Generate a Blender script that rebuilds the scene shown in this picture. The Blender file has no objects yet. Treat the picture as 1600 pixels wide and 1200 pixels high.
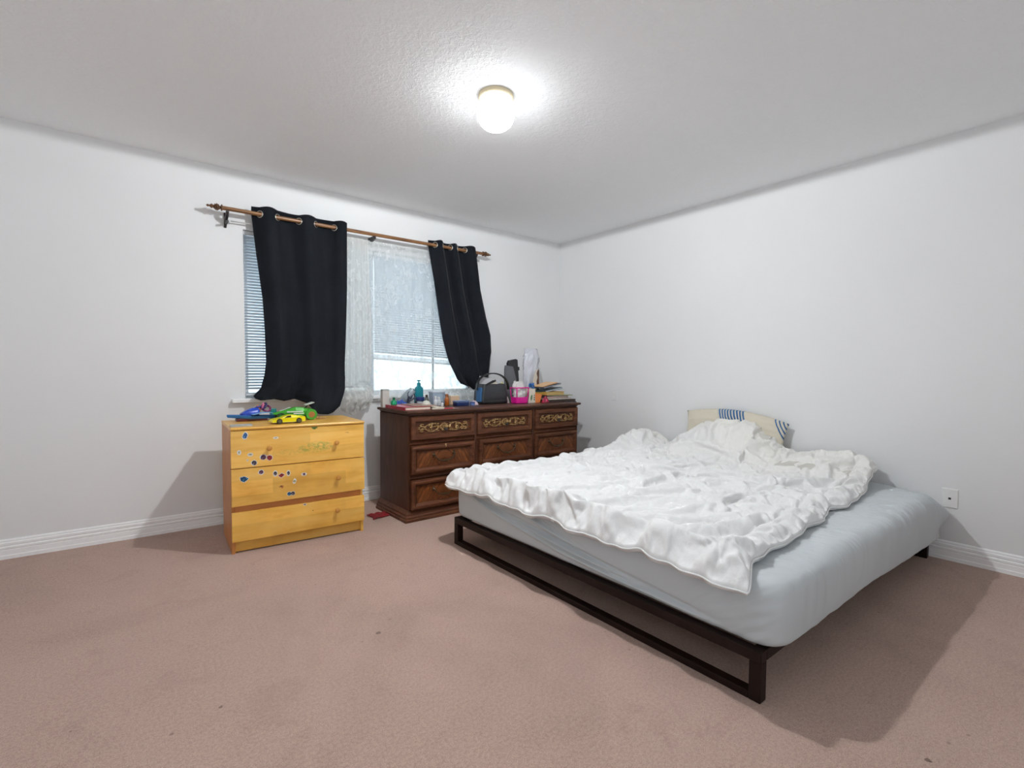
import bpy, bmesh, math, random
import numpy as np
from mathutils import Matrix, Vector

random.seed(7)
SC = bpy.context.scene
COL = SC.collection
PI = math.pi

# ------------------------------------------------------------------ camera
def make_camera():
    yaw, pitch, roll, h = 0.6698, -0.0424, 0.0074, 1.0767
    F = np.array([math.sin(yaw)*math.cos(pitch), math.cos(yaw)*math.cos(pitch), math.sin(pitch)])
    R = np.array([math.cos(yaw), -math.sin(yaw), 0.0])
    U = np.cross(R, F)
    R, U = R*math.cos(roll)+U*math.sin(roll), -R*math.sin(roll)+U*math.cos(roll)
    cd = bpy.data.cameras.new('camera')
    cd.sensor_fit = 'HORIZONTAL'; cd.sensor_width = 36.0
    cd.lens = 771.4044/1600*36.0
    cd.shift_y = 11.6666/1600
    cd.clip_start = 0.03; cd.clip_end = 100
    co = bpy.data.objects.new('camera', cd); COL.objects.link(co)
    B = -F
    co.matrix_world = Matrix(((R[0], U[0], B[0], 0), (R[1], U[1], B[1], 0), (R[2], U[2], B[2], h), (0, 0, 0, 1)))
    SC.camera = co
make_camera()

# ------------------------------------------------------------------ world, light levels, exposure
SKY_STRENGTH = 2.2
LAMP_STRENGTH = 760.0
BULB_WATTS = 163.0
w = bpy.data.worlds.new('overcast_sky'); SC.world = w; w.use_nodes = True
_bg = w.node_tree.nodes['Background']
_bg.inputs[0].default_value = (0.82, 0.93, 1.0, 1); _bg.inputs[1].default_value = SKY_STRENGTH
SC.view_settings.view_transform = 'Standard'
SC.view_settings.look = 'None'
SC.view_settings.exposure = 0.18
SC.view_settings.gamma = 1.0
SC.view_settings.use_curve_mapping = False
try:
    SC.cycles.use_denoising = True
    SC.cycles.max_bounces = 10
    SC.cycles.diffuse_bounces = 7
    SC.cycles.transparent_max_bounces = 24
    SC.cycles.sample_clamp_indirect = 4.0
    SC.cycles.sample_clamp_direct = 40.0
except Exception:
    pass

# ------------------------------------------------------------------ helpers
def s2l(c):
    return tuple((v/12.92 if v <= 0.04045 else ((v+0.055)/1.055)**2.4) for v in c)
def rgb(r, g, b):
    return s2l((r/255, g/255, b/255)) + (1,)

class NT:
    def __init__(s, name):
        s.m = bpy.data.materials.new(name); s.m.use_nodes = True
        s.t = s.m.node_tree; s.p = s.t.nodes['Principled BSDF']; s.out = s.t.nodes['Material Output']
    def n(s, typ, **kw):
        nd = s.t.nodes.new(typ)
        for k, v in kw.items():
            if k.startswith('i_'):
                key = k[2:]
                key = int(key) if key.isdigit() else key.replace('_', ' ')
                nd.inputs[key].default_value = v
            else: setattr(nd, k, v)
        return nd
    def l(s, a, b): s.t.links.new(a, b)
    def coord(s, scale=(1, 1, 1), kind='Object', rot=(0, 0, 0), loc=(0, 0, 0)):
        tc = s.n('ShaderNodeTexCoord'); mp = s.n('ShaderNodeMapping')
        mp.inputs['Scale'].default_value = scale; mp.inputs['Rotation'].default_value = rot; mp.inputs['Location'].default_value = loc
        s.l(tc.outputs[kind], mp.inputs['Vector']); return mp.outputs['Vector']
    def noise(s, vec, scale, detail=3, rough=0.5, dist=0.0):
        nd = s.n('ShaderNodeTexNoise'); nd.inputs['Scale'].default_value = scale
        nd.inputs['Detail'].default_value = detail; nd.inputs['Roughness'].default_value = rough; nd.inputs['Distortion'].default_value = dist
        s.l(vec, nd.inputs['Vector']); return nd.outputs['Fac']
    def ramp(s, fac, stops, interp='LINEAR'):
        r = s.n('ShaderNodeValToRGB'); r.color_ramp.interpolation = interp
        el = r.color_ramp.elements
        while len(el) > 1: el.remove(el[-1])
        el[0].position = stops[0][0]; el[0].color = stops[0][1]
        for p, c in stops[1:]:
            e = el.new(p); e.color = c
        s.l(fac, r.inputs['Fac']); return r.outputs['Color']
    def mix(s, fac, a, b, mode='MIX'):
        nd = s.n('ShaderNodeMix', data_type='RGBA', blend_type=mode)
        for sock, v in ((0, fac), (6, a), (7, b)):
            if hasattr(v, 'links') or isinstance(v, bpy.types.NodeSocket): s.l(v, nd.inputs[sock])
            else: nd.inputs[sock].default_value = v
        return nd.outputs[2]
    def math(s, op, a, b=None, c=None, clamp=False):
        nd = s.n('ShaderNodeMath', operation=op); nd.use_clamp = clamp
        for i, v in enumerate((a, b, c)):
            if v is None: continue
            if isinstance(v, bpy.types.NodeSocket): s.l(v, nd.inputs[i])
            else: nd.inputs[i].default_value = v
        return nd.outputs[0]
    def bump(s, h, strength=0.3, dist=0.01):
        b = s.n('ShaderNodeBump'); b.inputs['Strength'].default_value = strength; b.inputs['Distance'].default_value = dist
        s.l(h, b.inputs['Height']); s.l(b.outputs['Normal'], s.p.inputs['Normal']); return b
    def base(s, c):
        if isinstance(c, bpy.types.NodeSocket): s.l(c, s.p.inputs['Base Color'])
        else: s.p.inputs['Base Color'].default_value = c
    def set(s, **kw):
        for k, v in kw.items(): s.p.inputs[k.replace('_', ' ')].default_value = v

_mc = {}
def plain(name, col, rough=0.5, metal=0.0, var=0.08, scale=14, spec=None, bump=0.0, trans=0.0, alpha=1.0):
    """plain procedural material with a little colour mottling"""
    if name in _mc: return _mc[name]
    n = NT(name); v = n.coord()
    f = n.noise(v, scale, 3)
    d = tuple(max(0, c*(1-var)) for c in col[:3])+(1,); u = tuple(min(1, c*(1+var)) for c in col[:3])+(1,)
    n.base(n.ramp(f, [(0.3, d), (0.7, u)]))
    n.set(Roughness=rough, Metallic=metal)
    if spec is not None: n.p.inputs['Specular IOR Level'].default_value = spec
    if bump: n.bump(n.noise(v, scale*6, 3), bump, 0.004)
    if trans: n.p.inputs['Transmission Weight'].default_value = trans
    if alpha < 1: n.p.inputs['Alpha'].default_value = alpha
    _mc[name] = n.m
    return n.m

class MB:
    def __init__(s): s.v = []; s.f = []; s.mi = []; s.cur = 0
    def add(s, vs, fs):
        o = len(s.v); s.v += [tuple(map(float, p)) for p in vs]
        for f in fs: s.f.append(tuple(i+o for i in f)); s.mi.append(s.cur)
        return s
    def box(s, x0, y0, z0, x1, y1, z1):
        vs = [(x, y, z) for z in (z0, z1) for y in (y0, y1) for x in (x0, x1)]
        return s.add(vs, [(0, 2, 3, 1), (4, 5, 7, 6), (0, 1, 5, 4), (2, 6, 7, 3), (0, 4, 6, 2), (1, 3, 7, 5)])
    def lathe(s, prof, n=24, c=(0, 0, 0), axis='z', cap=True):
        vs = []; fs = []
        for r, h in prof:
            for k in range(n):
                a = 2*PI*k/n; p = (r*math.cos(a), r*math.sin(a), h)
                if axis == 'y': p = (p[0], -p[2], p[1])
                if axis == 'x': p = (p[2], p[1], -p[0])
                vs.append((p[0]+c[0], p[1]+c[1], p[2]+c[2]))
        m = len(prof)
        for i in range(m-1):
            for k in range(n):
                a = i*n+k; b = i*n+(k+1) % n
                fs.append((a, b, b+n, a+n))
        if cap:
            fs.append(tuple(range(n-1, -1, -1))); fs.append(tuple((m-1)*n+k for k in range(n)))
        return s.add(vs, fs)
    def tube(s, pts, r, n=8, cap=True):
        pts = [Vector(p) for p in pts]; m = len(pts)
        rr = r if isinstance(r, (list, tuple)) else [r]*m
        vs = []; up = None
        for i, p in enumerate(pts):
            t = (pts[min(i+1, m-1)]-pts[max(i-1, 0)])
            t = t.normalized() if t.length > 1e-9 else Vector((0, 0, 1))
            if up is None:
                up = Vector((0, 0, 1)) if abs(t.z) < 0.9 else Vector((1, 0, 0))
            a = t.cross(up); a = a.normalized() if a.length > 1e-6 else t.orthogonal().normalized()
            b = t.cross(a).normalized(); up = -b if (-b).dot(up) > 0 else b
            for k in range(n):
                an = 2*PI*k/n; q = p+(a*math.cos(an)+b*math.sin(an))*rr[i]; vs.append(tuple(q))
        fs = []
        for i in range(m-1):
            for k in range(n):
                x = i*n+k; y = i*n+(k+1) % n; fs.append((x, x+n, y+n, y))
        if cap: fs.append(tuple(range(n))); fs.append(tuple((m-1)*n+k for k in range(n-1, -1, -1)))
        return s.add(vs, fs)
    def prism(s, out, a0, a1, axis='y', scale1=1.0):
        """outline in the plane normal to axis, extruded from a0 to a1"""
        n = len(out)
        def P(u, v, a):
            return {'y': (u, a, v), 'x': (a, u, v), 'z': (u, v, a)}[axis]
        cu = sum(p[0] for p in out)/n; cv = sum(p[1] for p in out)/n
        vs = [P(u, v, a0) for u, v in out]+[P(cu+(u-cu)*scale1, cv+(v-cv)*scale1, a1) for u, v in out]
        fs = [(i, (i+1) % n, (i+1) % n+n, i+n) for i in range(n)]
        fs += [tuple(range(n-1, -1, -1)), tuple(range(n, 2*n))]
        return s.add(vs, fs)
    def rings(s, loops, close=True, capa=True, capb=True):
        n = len(loops[0]); vs = [p for L in loops for p in L]; fs = []
        for i in range(len(loops)-1):
            for k in range(n if close else n-1):
                a = i*n+k; b = i*n+(k+1) % n; fs.append((a, b, b+n, a+n))
        if capa: fs.append(tuple(range(n-1, -1, -1)))
        if capb: fs.append(tuple((len(loops)-1)*n+k for k in range(n)))
        return s.add(vs, fs)
    def grid(s, P):
        P = np.asarray(P); a, b = P.shape[:2]
        vs = P.reshape(-1, 3).tolist()
        fs = [(i*b+j, (i+1)*b+j, (i+1)*b+j+1, i*b+j+1) for i in range(a-1) for j in range(b-1)]
        return s.add(vs, fs)
    def ball(s, c, r, n=16, m=10, sc=(1, 1, 1)):
        prof = [(math.sin(PI*i/m), -math.cos(PI*i/m)) for i in range(m+1)]
        prof[0] = (0.01, -1); prof[-1] = (0.01, 1)
        o = len(s.v); s.lathe([(a, b) for a, b in prof], n)
        for i in range(o, len(s.v)):
            p = s.v[i]; s.v[i] = (p[0]*r*sc[0]+c[0], p[1]*r*sc[1]+c[1], p[2]*r*sc[2]+c[2])
        return s
    def xf(s, M, start=0):
        for i in range(start, len(s.v)): s.v[i] = tuple(M @ Vector(s.v[i]))
        return s

def obj(name, mb, mats, parent=None, smooth=False, bev=0.0, seg=2, loc=None, rotz=0.0, subd=0, fix=True):
    me = bpy.data.meshes.new(name); me.from_pydata(mb.v, [], mb.f)
    if not isinstance(mats, (list, tuple)): mats = [mats]
    for m in mats: me.materials.append(m)
    if len(mats) > 1: me.polygons.foreach_set('material_index', mb.mi)
    if fix:
        bm = bmesh.new(); bm.from_mesh(me)
        bmesh.ops.recalc_face_normals(bm, faces=bm.faces); bm.to_mesh(me); bm.free()
    o = bpy.data.objects.new(name, me); COL.objects.link(o)
    if parent is not None: o.parent = parent
    if loc is not None: o.location = loc
    o.rotation_euler = (0, 0, rotz)
    if bev:
        b = o.modifiers.new('bevel', 'BEVEL'); b.width = bev; b.segments = seg; b.limit_method = 'ANGLE'; b.angle_limit = 0.6; b.harden_normals = False
    if subd:
        b = o.modifiers.new('subd', 'SUBSURF'); b.levels = subd; b.render_levels = subd
    if smooth:
        me.polygons.foreach_set('use_smooth', [True]*len(me.polygons))
        if smooth == 'auto':
            me.set_sharp_from_angle(angle=0.7)
    me.update()
    return o

def tag(o, label, cat, group=None):
    o['label'] = label; o['category'] = cat
    if group: o['group'] = group
    return o
def thing(name, label, cat, loc=(0, 0, 0), rotz=0.0, group=None):
    o = bpy.data.objects.new(name, None); COL.objects.link(o)
    o.empty_display_size = 0.1; o.location = loc; o.rotation_euler = (0, 0, rotz)
    return tag(o, label, cat, group)
def struct(name, mb, mats, **kw):
    o = obj(name, mb, mats, **kw); o['kind'] = 'structure'; return o

def interp(x, tab):
    xs = [a for a, b in tab]; ys = [b for a, b in tab]
    return np.interp(x, xs, ys)

# gradient noise, vectorised
class Noise2:
    def __init__(s, seed):
        r = np.random.RandomState(seed); s.p = r.permutation(256); s.p = np.concatenate([s.p, s.p])
        a = r.rand(256)*2*PI; s.g = np.stack([np.cos(a), np.sin(a)], 1)
    def __call__(s, x, y):
        x = np.asarray(x, float); y = np.asarray(y, float)
        xi = np.floor(x).astype(int); yi = np.floor(y).astype(int); xf = x-xi; yf = y-yi
        def gr(a, b): return s.g[s.p[(s.p[a & 255]+b) & 255]]
        u = xf**3*(xf*(xf*6-15)+10); v = yf**3*(yf*(yf*6-15)+10)
        def d(a, b):
            g = gr(xi+a, yi+b); return g[..., 0]*(xf-a)+g[..., 1]*(yf-b)
        n0 = d(0, 0)*(1-u)+d(1, 0)*u; n1 = d(0, 1)*(1-u)+d(1, 1)*u
        return (n0*(1-v)+n1*v)*1.5
def sstep(a, b, x):
    t = np.clip((np.asarray(x, float)-a)/(b-a), 0, 1); return t*t*(3-2*t)

# ------------------------------------------------------------------ room materials
XW, YW, ZC = 3.7373, 3.8995, 2.44
XL, YB = -0.95, -0.60
def m_wall():
    n = NT('white_wall_paint'); v = n.coord()
    f = n.noise(v, 1.3, 3)
    n.base(n.ramp(f, [(0.3, (0.80, 0.805, 0.81, 1)), (0.7, (0.83, 0.835, 0.84, 1))]))
    n.set(Roughness=0.62); n.p.inputs['Specular IOR Level'].default_value = 0.3
    n.bump(n.noise(v, 90, 4), 0.05, 0.003)
    return n.m
def m_ceiling():
    n = NT('textured_ceiling_plaster'); v = n.coord()
    n.base((0.94, 0.95, 0.96, 1)); n.set(Roughness=0.9)
    n.p.inputs['Specular IOR Level'].default_value = 0.1
    a = n.noise(v, 38, 4, 0.6, 0.6)
    r = n.ramp(a, [(0.44, (0, 0, 0, 1)), (0.60, (1, 1, 1, 1))])
    b = n.noise(v, 120, 3)
    h = n.math('ADD', r, n.math('MULTIPLY', b, 0.35))
    n.bump(h, 0.38, 0.005)
    return n.m
def m_carpet():
    n = NT('worn_brown_carpet'); v = n.coord()
    f1 = n.noise(v, 0.9, 5, 0.6, 0.6)
    c = n.ramp(f1, [(0.30, rgb(146, 122, 109)), (0.48, rgb(180, 151, 137)), (0.70, rgb(194, 166, 151))])
    f2 = n.noise(v, 4.5, 6, 0.7, 1.0)
    c = n.mix(n.ramp(f2, [(0.28, (0.55, 0.55, 0.55, 1)), (0.47, (0, 0, 0, 1))]), c, rgb(143, 110, 98))
    f3 = n.noise(v, 330, 4, 0.75)
    c = n.mix(0.26, c, n.ramp(n.noise(v, 95, 3, 0.7), [(0.36, rgb(112, 86, 76)), (0.60, rgb(220, 192, 178))]))
    c = n.mix(0.36, c, n.ramp(f3, [(0.36, rgb(100, 74, 64)), (0.60, rgb(226, 198, 184))]))
    # spots of dirt
    vo = n.n('ShaderNodeTexVoronoi'); vo.inputs['Scale'].default_value = 3.3; n.l(v, vo.inputs['Vector'])
    sel = n.math('GREATER_THAN', n.n_sep(vo.outputs['Color']), 0.38)
    wob = n.noise(v, 40, 2)
    d = n.math('ADD', vo.outputs['Distance'], n.math('MULTIPLY', wob, 0.05))
    spot = n.math('MULTIPLY', n.math('LESS_THAN', d, 0.062), sel)
    c = n.mix(n.math('MULTIPLY', spot, 0.65), c, rgb(70, 45, 40))
    vo2 = n.n('ShaderNodeTexVoronoi'); vo2.inputs['Scale'].default_value = 9; n.l(v, vo2.inputs['Vector'])
    sel2 = n.math('GREATER_THAN', n.n_sep(vo2.outputs['Color']), 0.55)
    spot2 = n.math('MULTIPLY', n.math('LESS_THAN', n.math('ADD', vo2.outputs['Distance'], n.math('MULTIPLY', wob, 0.06)), 0.08), sel2)
    c = n.mix(n.math('MULTIPLY', spot2, 0.45), c, rgb(85, 58, 52))
    n.base(c); n.set(Roughness=1.0); n.p.inputs['Specular IOR Level'].default_value = 0.05
    n.p.inputs['Sheen Weight'].default_value = 0.15
    h = n.math('ADD', n.noise(v, 480, 3, 0.7), n.math('MULTIPLY', n.noise(v, 70, 3, 0.6), 0.35))
    n.bump(h, 0.50, 0.006)
    return n.m
def _sep(self, col):
    s = self.n('ShaderNodeSeparateColor'); self.l(col, s.inputs[0]); return s.outputs[0]
NT.n_sep = _sep
M_WALL, M_CEIL, M_CARPET = m_wall(), m_ceiling(), m_carpet()
M_TRIM = plain('white_trim_paint', (0.95, 0.955, 0.96, 1), 0.30, var=0.01)

# ------------------------------------------------------------------ room shell
WX0, WX1, WZ0, WZ1 = 0.686, 2.640, 0.866, 2.046
struct('floor', MB().box(XL-0.1, YB-0.1, -0.1, XW+0.1, YW+0.1, 0), M_CARPET)
struct('ceiling', MB().box(XL-0.1, YB-0.1, ZC, XW+0.1, YW+0.1, ZC+0.1), M_CEIL)
struct('wall_right', MB().box(XW, YB-0.1, 0, XW+0.1, YW+0.12, ZC), M_WALL)
struct('wall_left', MB().box(XL-0.1, YB-0.1, 0, XL, YW+0.12, ZC), M_WALL)
struct('wall_back', MB().box(XL, YB-0.1, 0, -0.40, YB, ZC).box(0.50, YB-0.1, 0, XW, YB, ZC).box(-0.40, YB-0.1, 2.06, 0.50, YB, ZC), M_WALL)   # unseen open doorway, added to let sky light fill the room
def wall_with_hole():
    y0, y1 = YW, YW+0.12
    m = MB()
    xs = [XL, WX0, WX1, XW]; zs = [0, WZ0, WZ1, ZC]
    idx = {}
    def V(i, j, k):
        if (i, j, k) not in idx:
            idx[(i, j, k)] = len(m.v); m.v.append((xs[i], (y0, y1)[k], zs[j]))
        return idx[(i, j, k)]
    for k in (0, 1):
        for i in range(3):
            for j in range(3):
                if (i, j) == (1, 1): continue
                m.f.append((V(i, j, k), V(i+1, j, k), V(i+1, j+1, k), V(i, j+1, k))); m.mi.append(0)
    for (a, b) in (((1, 1), (2, 1)), ((2, 1), (2, 2)), ((2, 2), (1, 2)), ((1, 2), (1, 1)), ((0, 0), (3, 0)), ((3, 3), (0, 3))):
        m.f.append((V(*a, 0), V(*b, 0), V(*b, 1), V(*a, 1))); m.mi.append(0)
    return m
struct('wall_window', wall_with_hole(), M_WALL)

BP = [(0, 0), (0.016, 0), (0.016, 0.020), (0.013, 0.023), (0.013, 0.050), (0.0105, 0.054), (0.0145, 0.058), (0.0145, 0.068), (0.009, 0.073), (0.012, 0.079), (0.012, 0.090), (0.006, 0.096), (0.0075, 0.101), (0.004, 0.108), (0, 0.110)]
struct('baseboard_window', MB().prism([(YW-d, z) for d, z in BP], XL, XW, 'x'), M_TRIM)
struct('baseboard_right', MB().prism([(XW-d, z) for d, z in BP], YB, YW-0.016, 'y'), M_TRIM)
struct('baseboard_left', MB().prism([(XL+d, z) for d, z in BP], YB, YW-0.016, 'y'), M_TRIM)

# ------------------------------------------------------------------ window
M_VINYL = plain('white_vinyl', (0.78, 0.80, 0.82, 1), 0.35, var=0.02)
M_GASKET = plain('dark_rubber_gasket', (0.05, 0.055, 0.06, 1), 0.6)
def m_glass():
    n = NT('window_glass')
    tr = n.n('ShaderNodeBsdfTransparent'); tr.inputs[0].default_value = (0.93, 0.97, 0.98, 1)
    gl = n.n('ShaderNodeBsdfGlossy'); gl.inputs['Roughness'].default_value = 0.02
    fr = n.n('ShaderNodeFresnel'); mx = n.n('ShaderNodeMixShader')
    n.l(fr.outputs[0], mx.inputs[0]); n.l(tr.outputs[0], mx.inputs[1]); n.l(gl.outputs[0], mx.inputs[2]); n.l(mx.outputs[0], n.out.inputs[0])
    return n.m
fy0, fy1 = YW+0.075, YW+0.115
m = MB(); T = 0.035
m.box(WX0, fy0, WZ0, WX1, fy1, WZ0+T).box(WX0, fy0, WZ1-T, WX1, fy1, WZ1)
m.box(WX0, fy0, WZ0+T, WX0+T, fy1, WZ1-T).box(WX1-T, fy0, WZ0+T, WX1, fy1, WZ1-T)
m.box(1.625, fy0, WZ0+T, 1.665, fy1, WZ1-T)
win = struct('window_1', m, M_VINYL)
p_ = obj('window_pane', MB().box(WX0+T, fy0+0.018, WZ0+T, 1.625, fy0+0.022, WZ1-T), m_glass(), win)
p_ = obj('window_pane', MB().box(1.665, fy0+0.018, WZ0+T, WX1-T, fy0+0.022, WZ1-T), p_.data.materials[0], win)
obj('sash_stile', MB().box(2.226, fy0+0.004, WZ0+T, 2.240, fy0+0.018, WZ1-T), M_GASKET, win)
struct('trim_1', MB().box(0.600, YW-0.045, 0.838, 2.72, YW, 0.864), M_TRIM, bev=0.003)   # window stool

# ------------------------------------------------------------------ blinds
def m_slat():
    n = NT('thin_white_blind_slat'); n.base((0.78, 0.82, 0.86, 1)); n.set(Roughness=0.45)
    tl = n.n('ShaderNodeBsdfTranslucent'); tl.inputs[0].default_value = (0.80, 0.88, 0.95, 1)
    mx = n.n('ShaderNodeMixShader'); mx.inputs[0].default_value = 0.30
    n.l(n.p.outputs[0], mx.inputs[1]); n.l(tl.outputs[0], mx.inputs[2]); n.l(mx.outputs[0], n.out.inputs[0]); return n.m
M_SLAT = m_slat()
M_CORD = plain('white_cord', (0.75, 0.76, 0.78, 1), 0.7, var=0.02)
def blind(x0, x1, zb0, zb1, label, stack):
    yb = YW+0.038
    t = thing('window_blind', label, 'blind', (0.5*(x0+x1), yb, WZ1), 0, 'mini blinds in the window')
    hx = 0.5*(x1-x0)
    obj('head_rail', MB().box(-hx, -0.014, -0.030, hx, 0.014, -0.002), M_VINYL, t, bev=0.002)
    top = -0.045; tilt = math.radians(37)
    # the slats: one thin louvred pack (pattern of the blind)
    m = MB()
    pitch = 0.0205
    bot = 0.5*(zb0+zb1)-WZ1+0.012
    nst = stack
    z = top; zs = []
    while z > bot+nst*0.0035+0.01:
        zs.append(z); z -= pitch
    n = len(zs)
    for k, z in enumerate(zs):
        sl = (zb1-zb0)*(k/n)**2
        dz = 0.0125*math.sin(tilt); dy = 0.0125*math.cos(tilt)
        P = []
        for xx in (-hx+0.004, hx-0.004):
            s = 0.5*sl*(xx/hx)
            P.append([(xx, dy, z-dz+s), (xx, 0.0-0.0018, z+s+0.0012), (xx, -dy, z+dz+s)])
        o = len(m.v); m.v += P[0]+P[1]; m.f += [(o, o+3, o+4, o+1), (o+1, o+4, o+5, o+2)]; m.mi += [0, 0]
    for k in range(nst):
        z = bot+0.004+k*0.0034
        s = 0.5*(zb1-zb0)
        o = len(m.v); m.v += [(-hx+0.004, -0.0125, z-s), (hx-0.004, -0.0125, z+s), (hx-0.004, 0.0125, z+s), (-hx+0.004, 0.0125, z-s)]
        m.f.append((o, o+1, o+2, o+3)); m.mi.append(0)
    so = obj('slats', m, M_SLAT, t, fix=False)
    md = so.modifiers.new('solid', 'SOLIDIFY'); md.thickness = 0.0006
    s = 0.5*(zb1-zb0)
    o = len(m.v)
    r = MB(); zc = bot-0.004
    r.add([(-hx+0.003, -0.012, zc-s-0.006), (hx-0.003, -0.012, zc+s-0.006), (hx-0.003, 0.012, zc+s-0.006), (-hx+0.003, 0.012, zc-s-0.006),
           (-hx+0.003, -0.012, zc-s+0.006), (hx-0.003, -0.012, zc+s+0.006), (hx-0.003, 0.012, zc+s+0.006), (-hx+0.003, 0.012, zc-s+0.006)],
          [(0, 3, 2, 1), (4, 5, 6, 7), (0, 1, 5, 4), (2, 3, 7, 6), (1, 2, 6, 5), (0, 4, 7, 3)])
    obj('bottom_rail', r, M_VINYL, t)
    for fx in (-0.75, -0.05, 0.72):
        c = MB()
        c.box(fx*hx-0.0008, -0.0135, bot-0.004, fx*hx+0.0008, -0.0125, -0.03)
        obj('ladder_cord', c, M_CORD, t)
    return t
blind(WX0+0.006, 1.640, 0.884, 0.884, 'white mini blind lowered right down to the sill behind the left black curtain', 4)
b2 = blind(1.650, WX1-0.006, 1.160, 1.108, 'white mini blind pulled part way up, bottom rail sloping, behind the lace', 9)
obj('tilt_wand', MB().tube([(-0.40, -0.02, -0.03), (-0.405, -0.022, -0.75)], 0.003, 6), M_VINYL, b2)

# ------------------------------------------------------------------ curtain rods
def m_rod():
    n = NT('brown_wood_grain_rod'); v = n.coord((2, 30, 30))
    n.base(n.ramp(n.noise(v, 3, 4), [(0.3, rgb(96, 62, 36)), (0.7, rgb(158, 112, 68))]))
    n.set(Roughness=0.32); n.p.inputs['Specular IOR Level'].default_value = 0.6
    return n.m
M_ROD = m_rod()
M_DKMETAL = plain('dark_bronze_metal', (0.05, 0.045, 0.045, 1), 0.45, 0.6)
RY, RZ = 3.80, 2.146
rod = thing('curtain_rod', 'brown curtain rod with turned finials across the top of the window', 'curtain rod', (0.55, RY, RZ-0.006))
rl = 2.10
obj('pole', MB().tube([(0, 0, 0), (rl, 0, 0.016)], 0.0135, 14), M_ROD, rod, smooth='auto')
def finial(sgn):
    pr = [(0.0135, 0), (0.021, 0.002), (0.021, 0.008), (0.009, 0.012), (0.006, 0.017), (0.010, 0.024), (0.0130, 0.032), (0.0120, 0.040), (0.006, 0.047), (0.005, 0.051), (0.013, 0.057), (0.0150, 0.063), (0.009, 0.071), (0.0045, 0.076), (0.009, 0.082), (0.007, 0.088), (0.002, 0.093)]
    m = MB().lathe([(r, sgn*h) for r, h in pr], 16, (0, 0, 0), 'x')
    # spiral relief
    for q in range(3):
        pts = [(sgn*(0.014+0.038*k/20), (0.006+0.014*math.sin(PI*k/20))*math.cos(2*PI*(k/16+q/3)), (0.006+0.014*math.sin(PI*k/20))*math.sin(2*PI*(k/16+q/3))) for k in range(21)]
        m.tube(pts, 0.0036, 6)
    return m
M_FIN = plain('dark_turned_finial', rgb(112, 80, 56), 0.35, 0.3, var=.25, scale=60)
f = obj('finial', finial(-1), M_FIN, rod, smooth='auto')
f = obj('finial', finial(1), M_FIN, rod, smooth='auto', loc=(rl, 0, 0.016))
for bx_ in (0.028, 1.05, 2.03):
    m = MB()
    m.box(bx_-0.008, 0.002, -0.085, bx_+0.008, 0.099, -0.075)
    m.prism([(0.002, -0.085), (0.0, -0.012), (0.012, -0.012), (0.03, -0.05), (0.085, -0.075), (0.099, -0.110), (0.099, -0.020), (0.093, -0.020), (0.093, -0.07)][::-1] if False else
            [(0.099, -0.105), (0.099, -0.005), (0.090, -0.005), (0.082, -0.045), (0.020, -0.030), (0.014, -0.014), (-0.014, -0.014), (-0.014, -0.024), (0.0, -0.042), (0.060, -0.075)], bx_-0.008, bx_+0.008, 'x')
    z0 = 0.016*bx_/rl
    if bx_ == 1.05: m = MB().prism([(0.099, -0.055), (0.099, -0.014), (-0.008, -0.014), (-0.012, -0.030), (0.0, -0.034)], bx_-0.011, bx_+0.011, 'x')
    obj('bracket', m, M_DKMETAL, rod, loc=(0, 0, z0))

M_LACEROD = plain('thin_white_metal_rod', (0.72, 0.72, 0.72, 1), 0.35, 0.0, var=0.02)
LR = thing('lace_curtain_rod', 'thin white metal rod with a small ball end, behind and below the brown rod', 'curtain rod', (0.60, 3.86, 2.078))
obj('pole', MB().tube([(0, 0, 0), (2.06, 0, 0.034)], 0.0045, 8), M_LACEROD, LR, smooth=True)
obj('ball_end', MB().ball((-0.008, 0, 0), 0.012, 12, 8), M_LACEROD, LR, smooth=True)
obj('bracket', MB().box(-0.006, 0.0, -0.012, 0.006, 0.0395, 0.006), M_LACEROD, LR)
obj('bracket', MB().box(2.05, 0.0, 0.022, 2.062, 0.0395, 0.04), M_LACEROD, LR)

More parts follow.
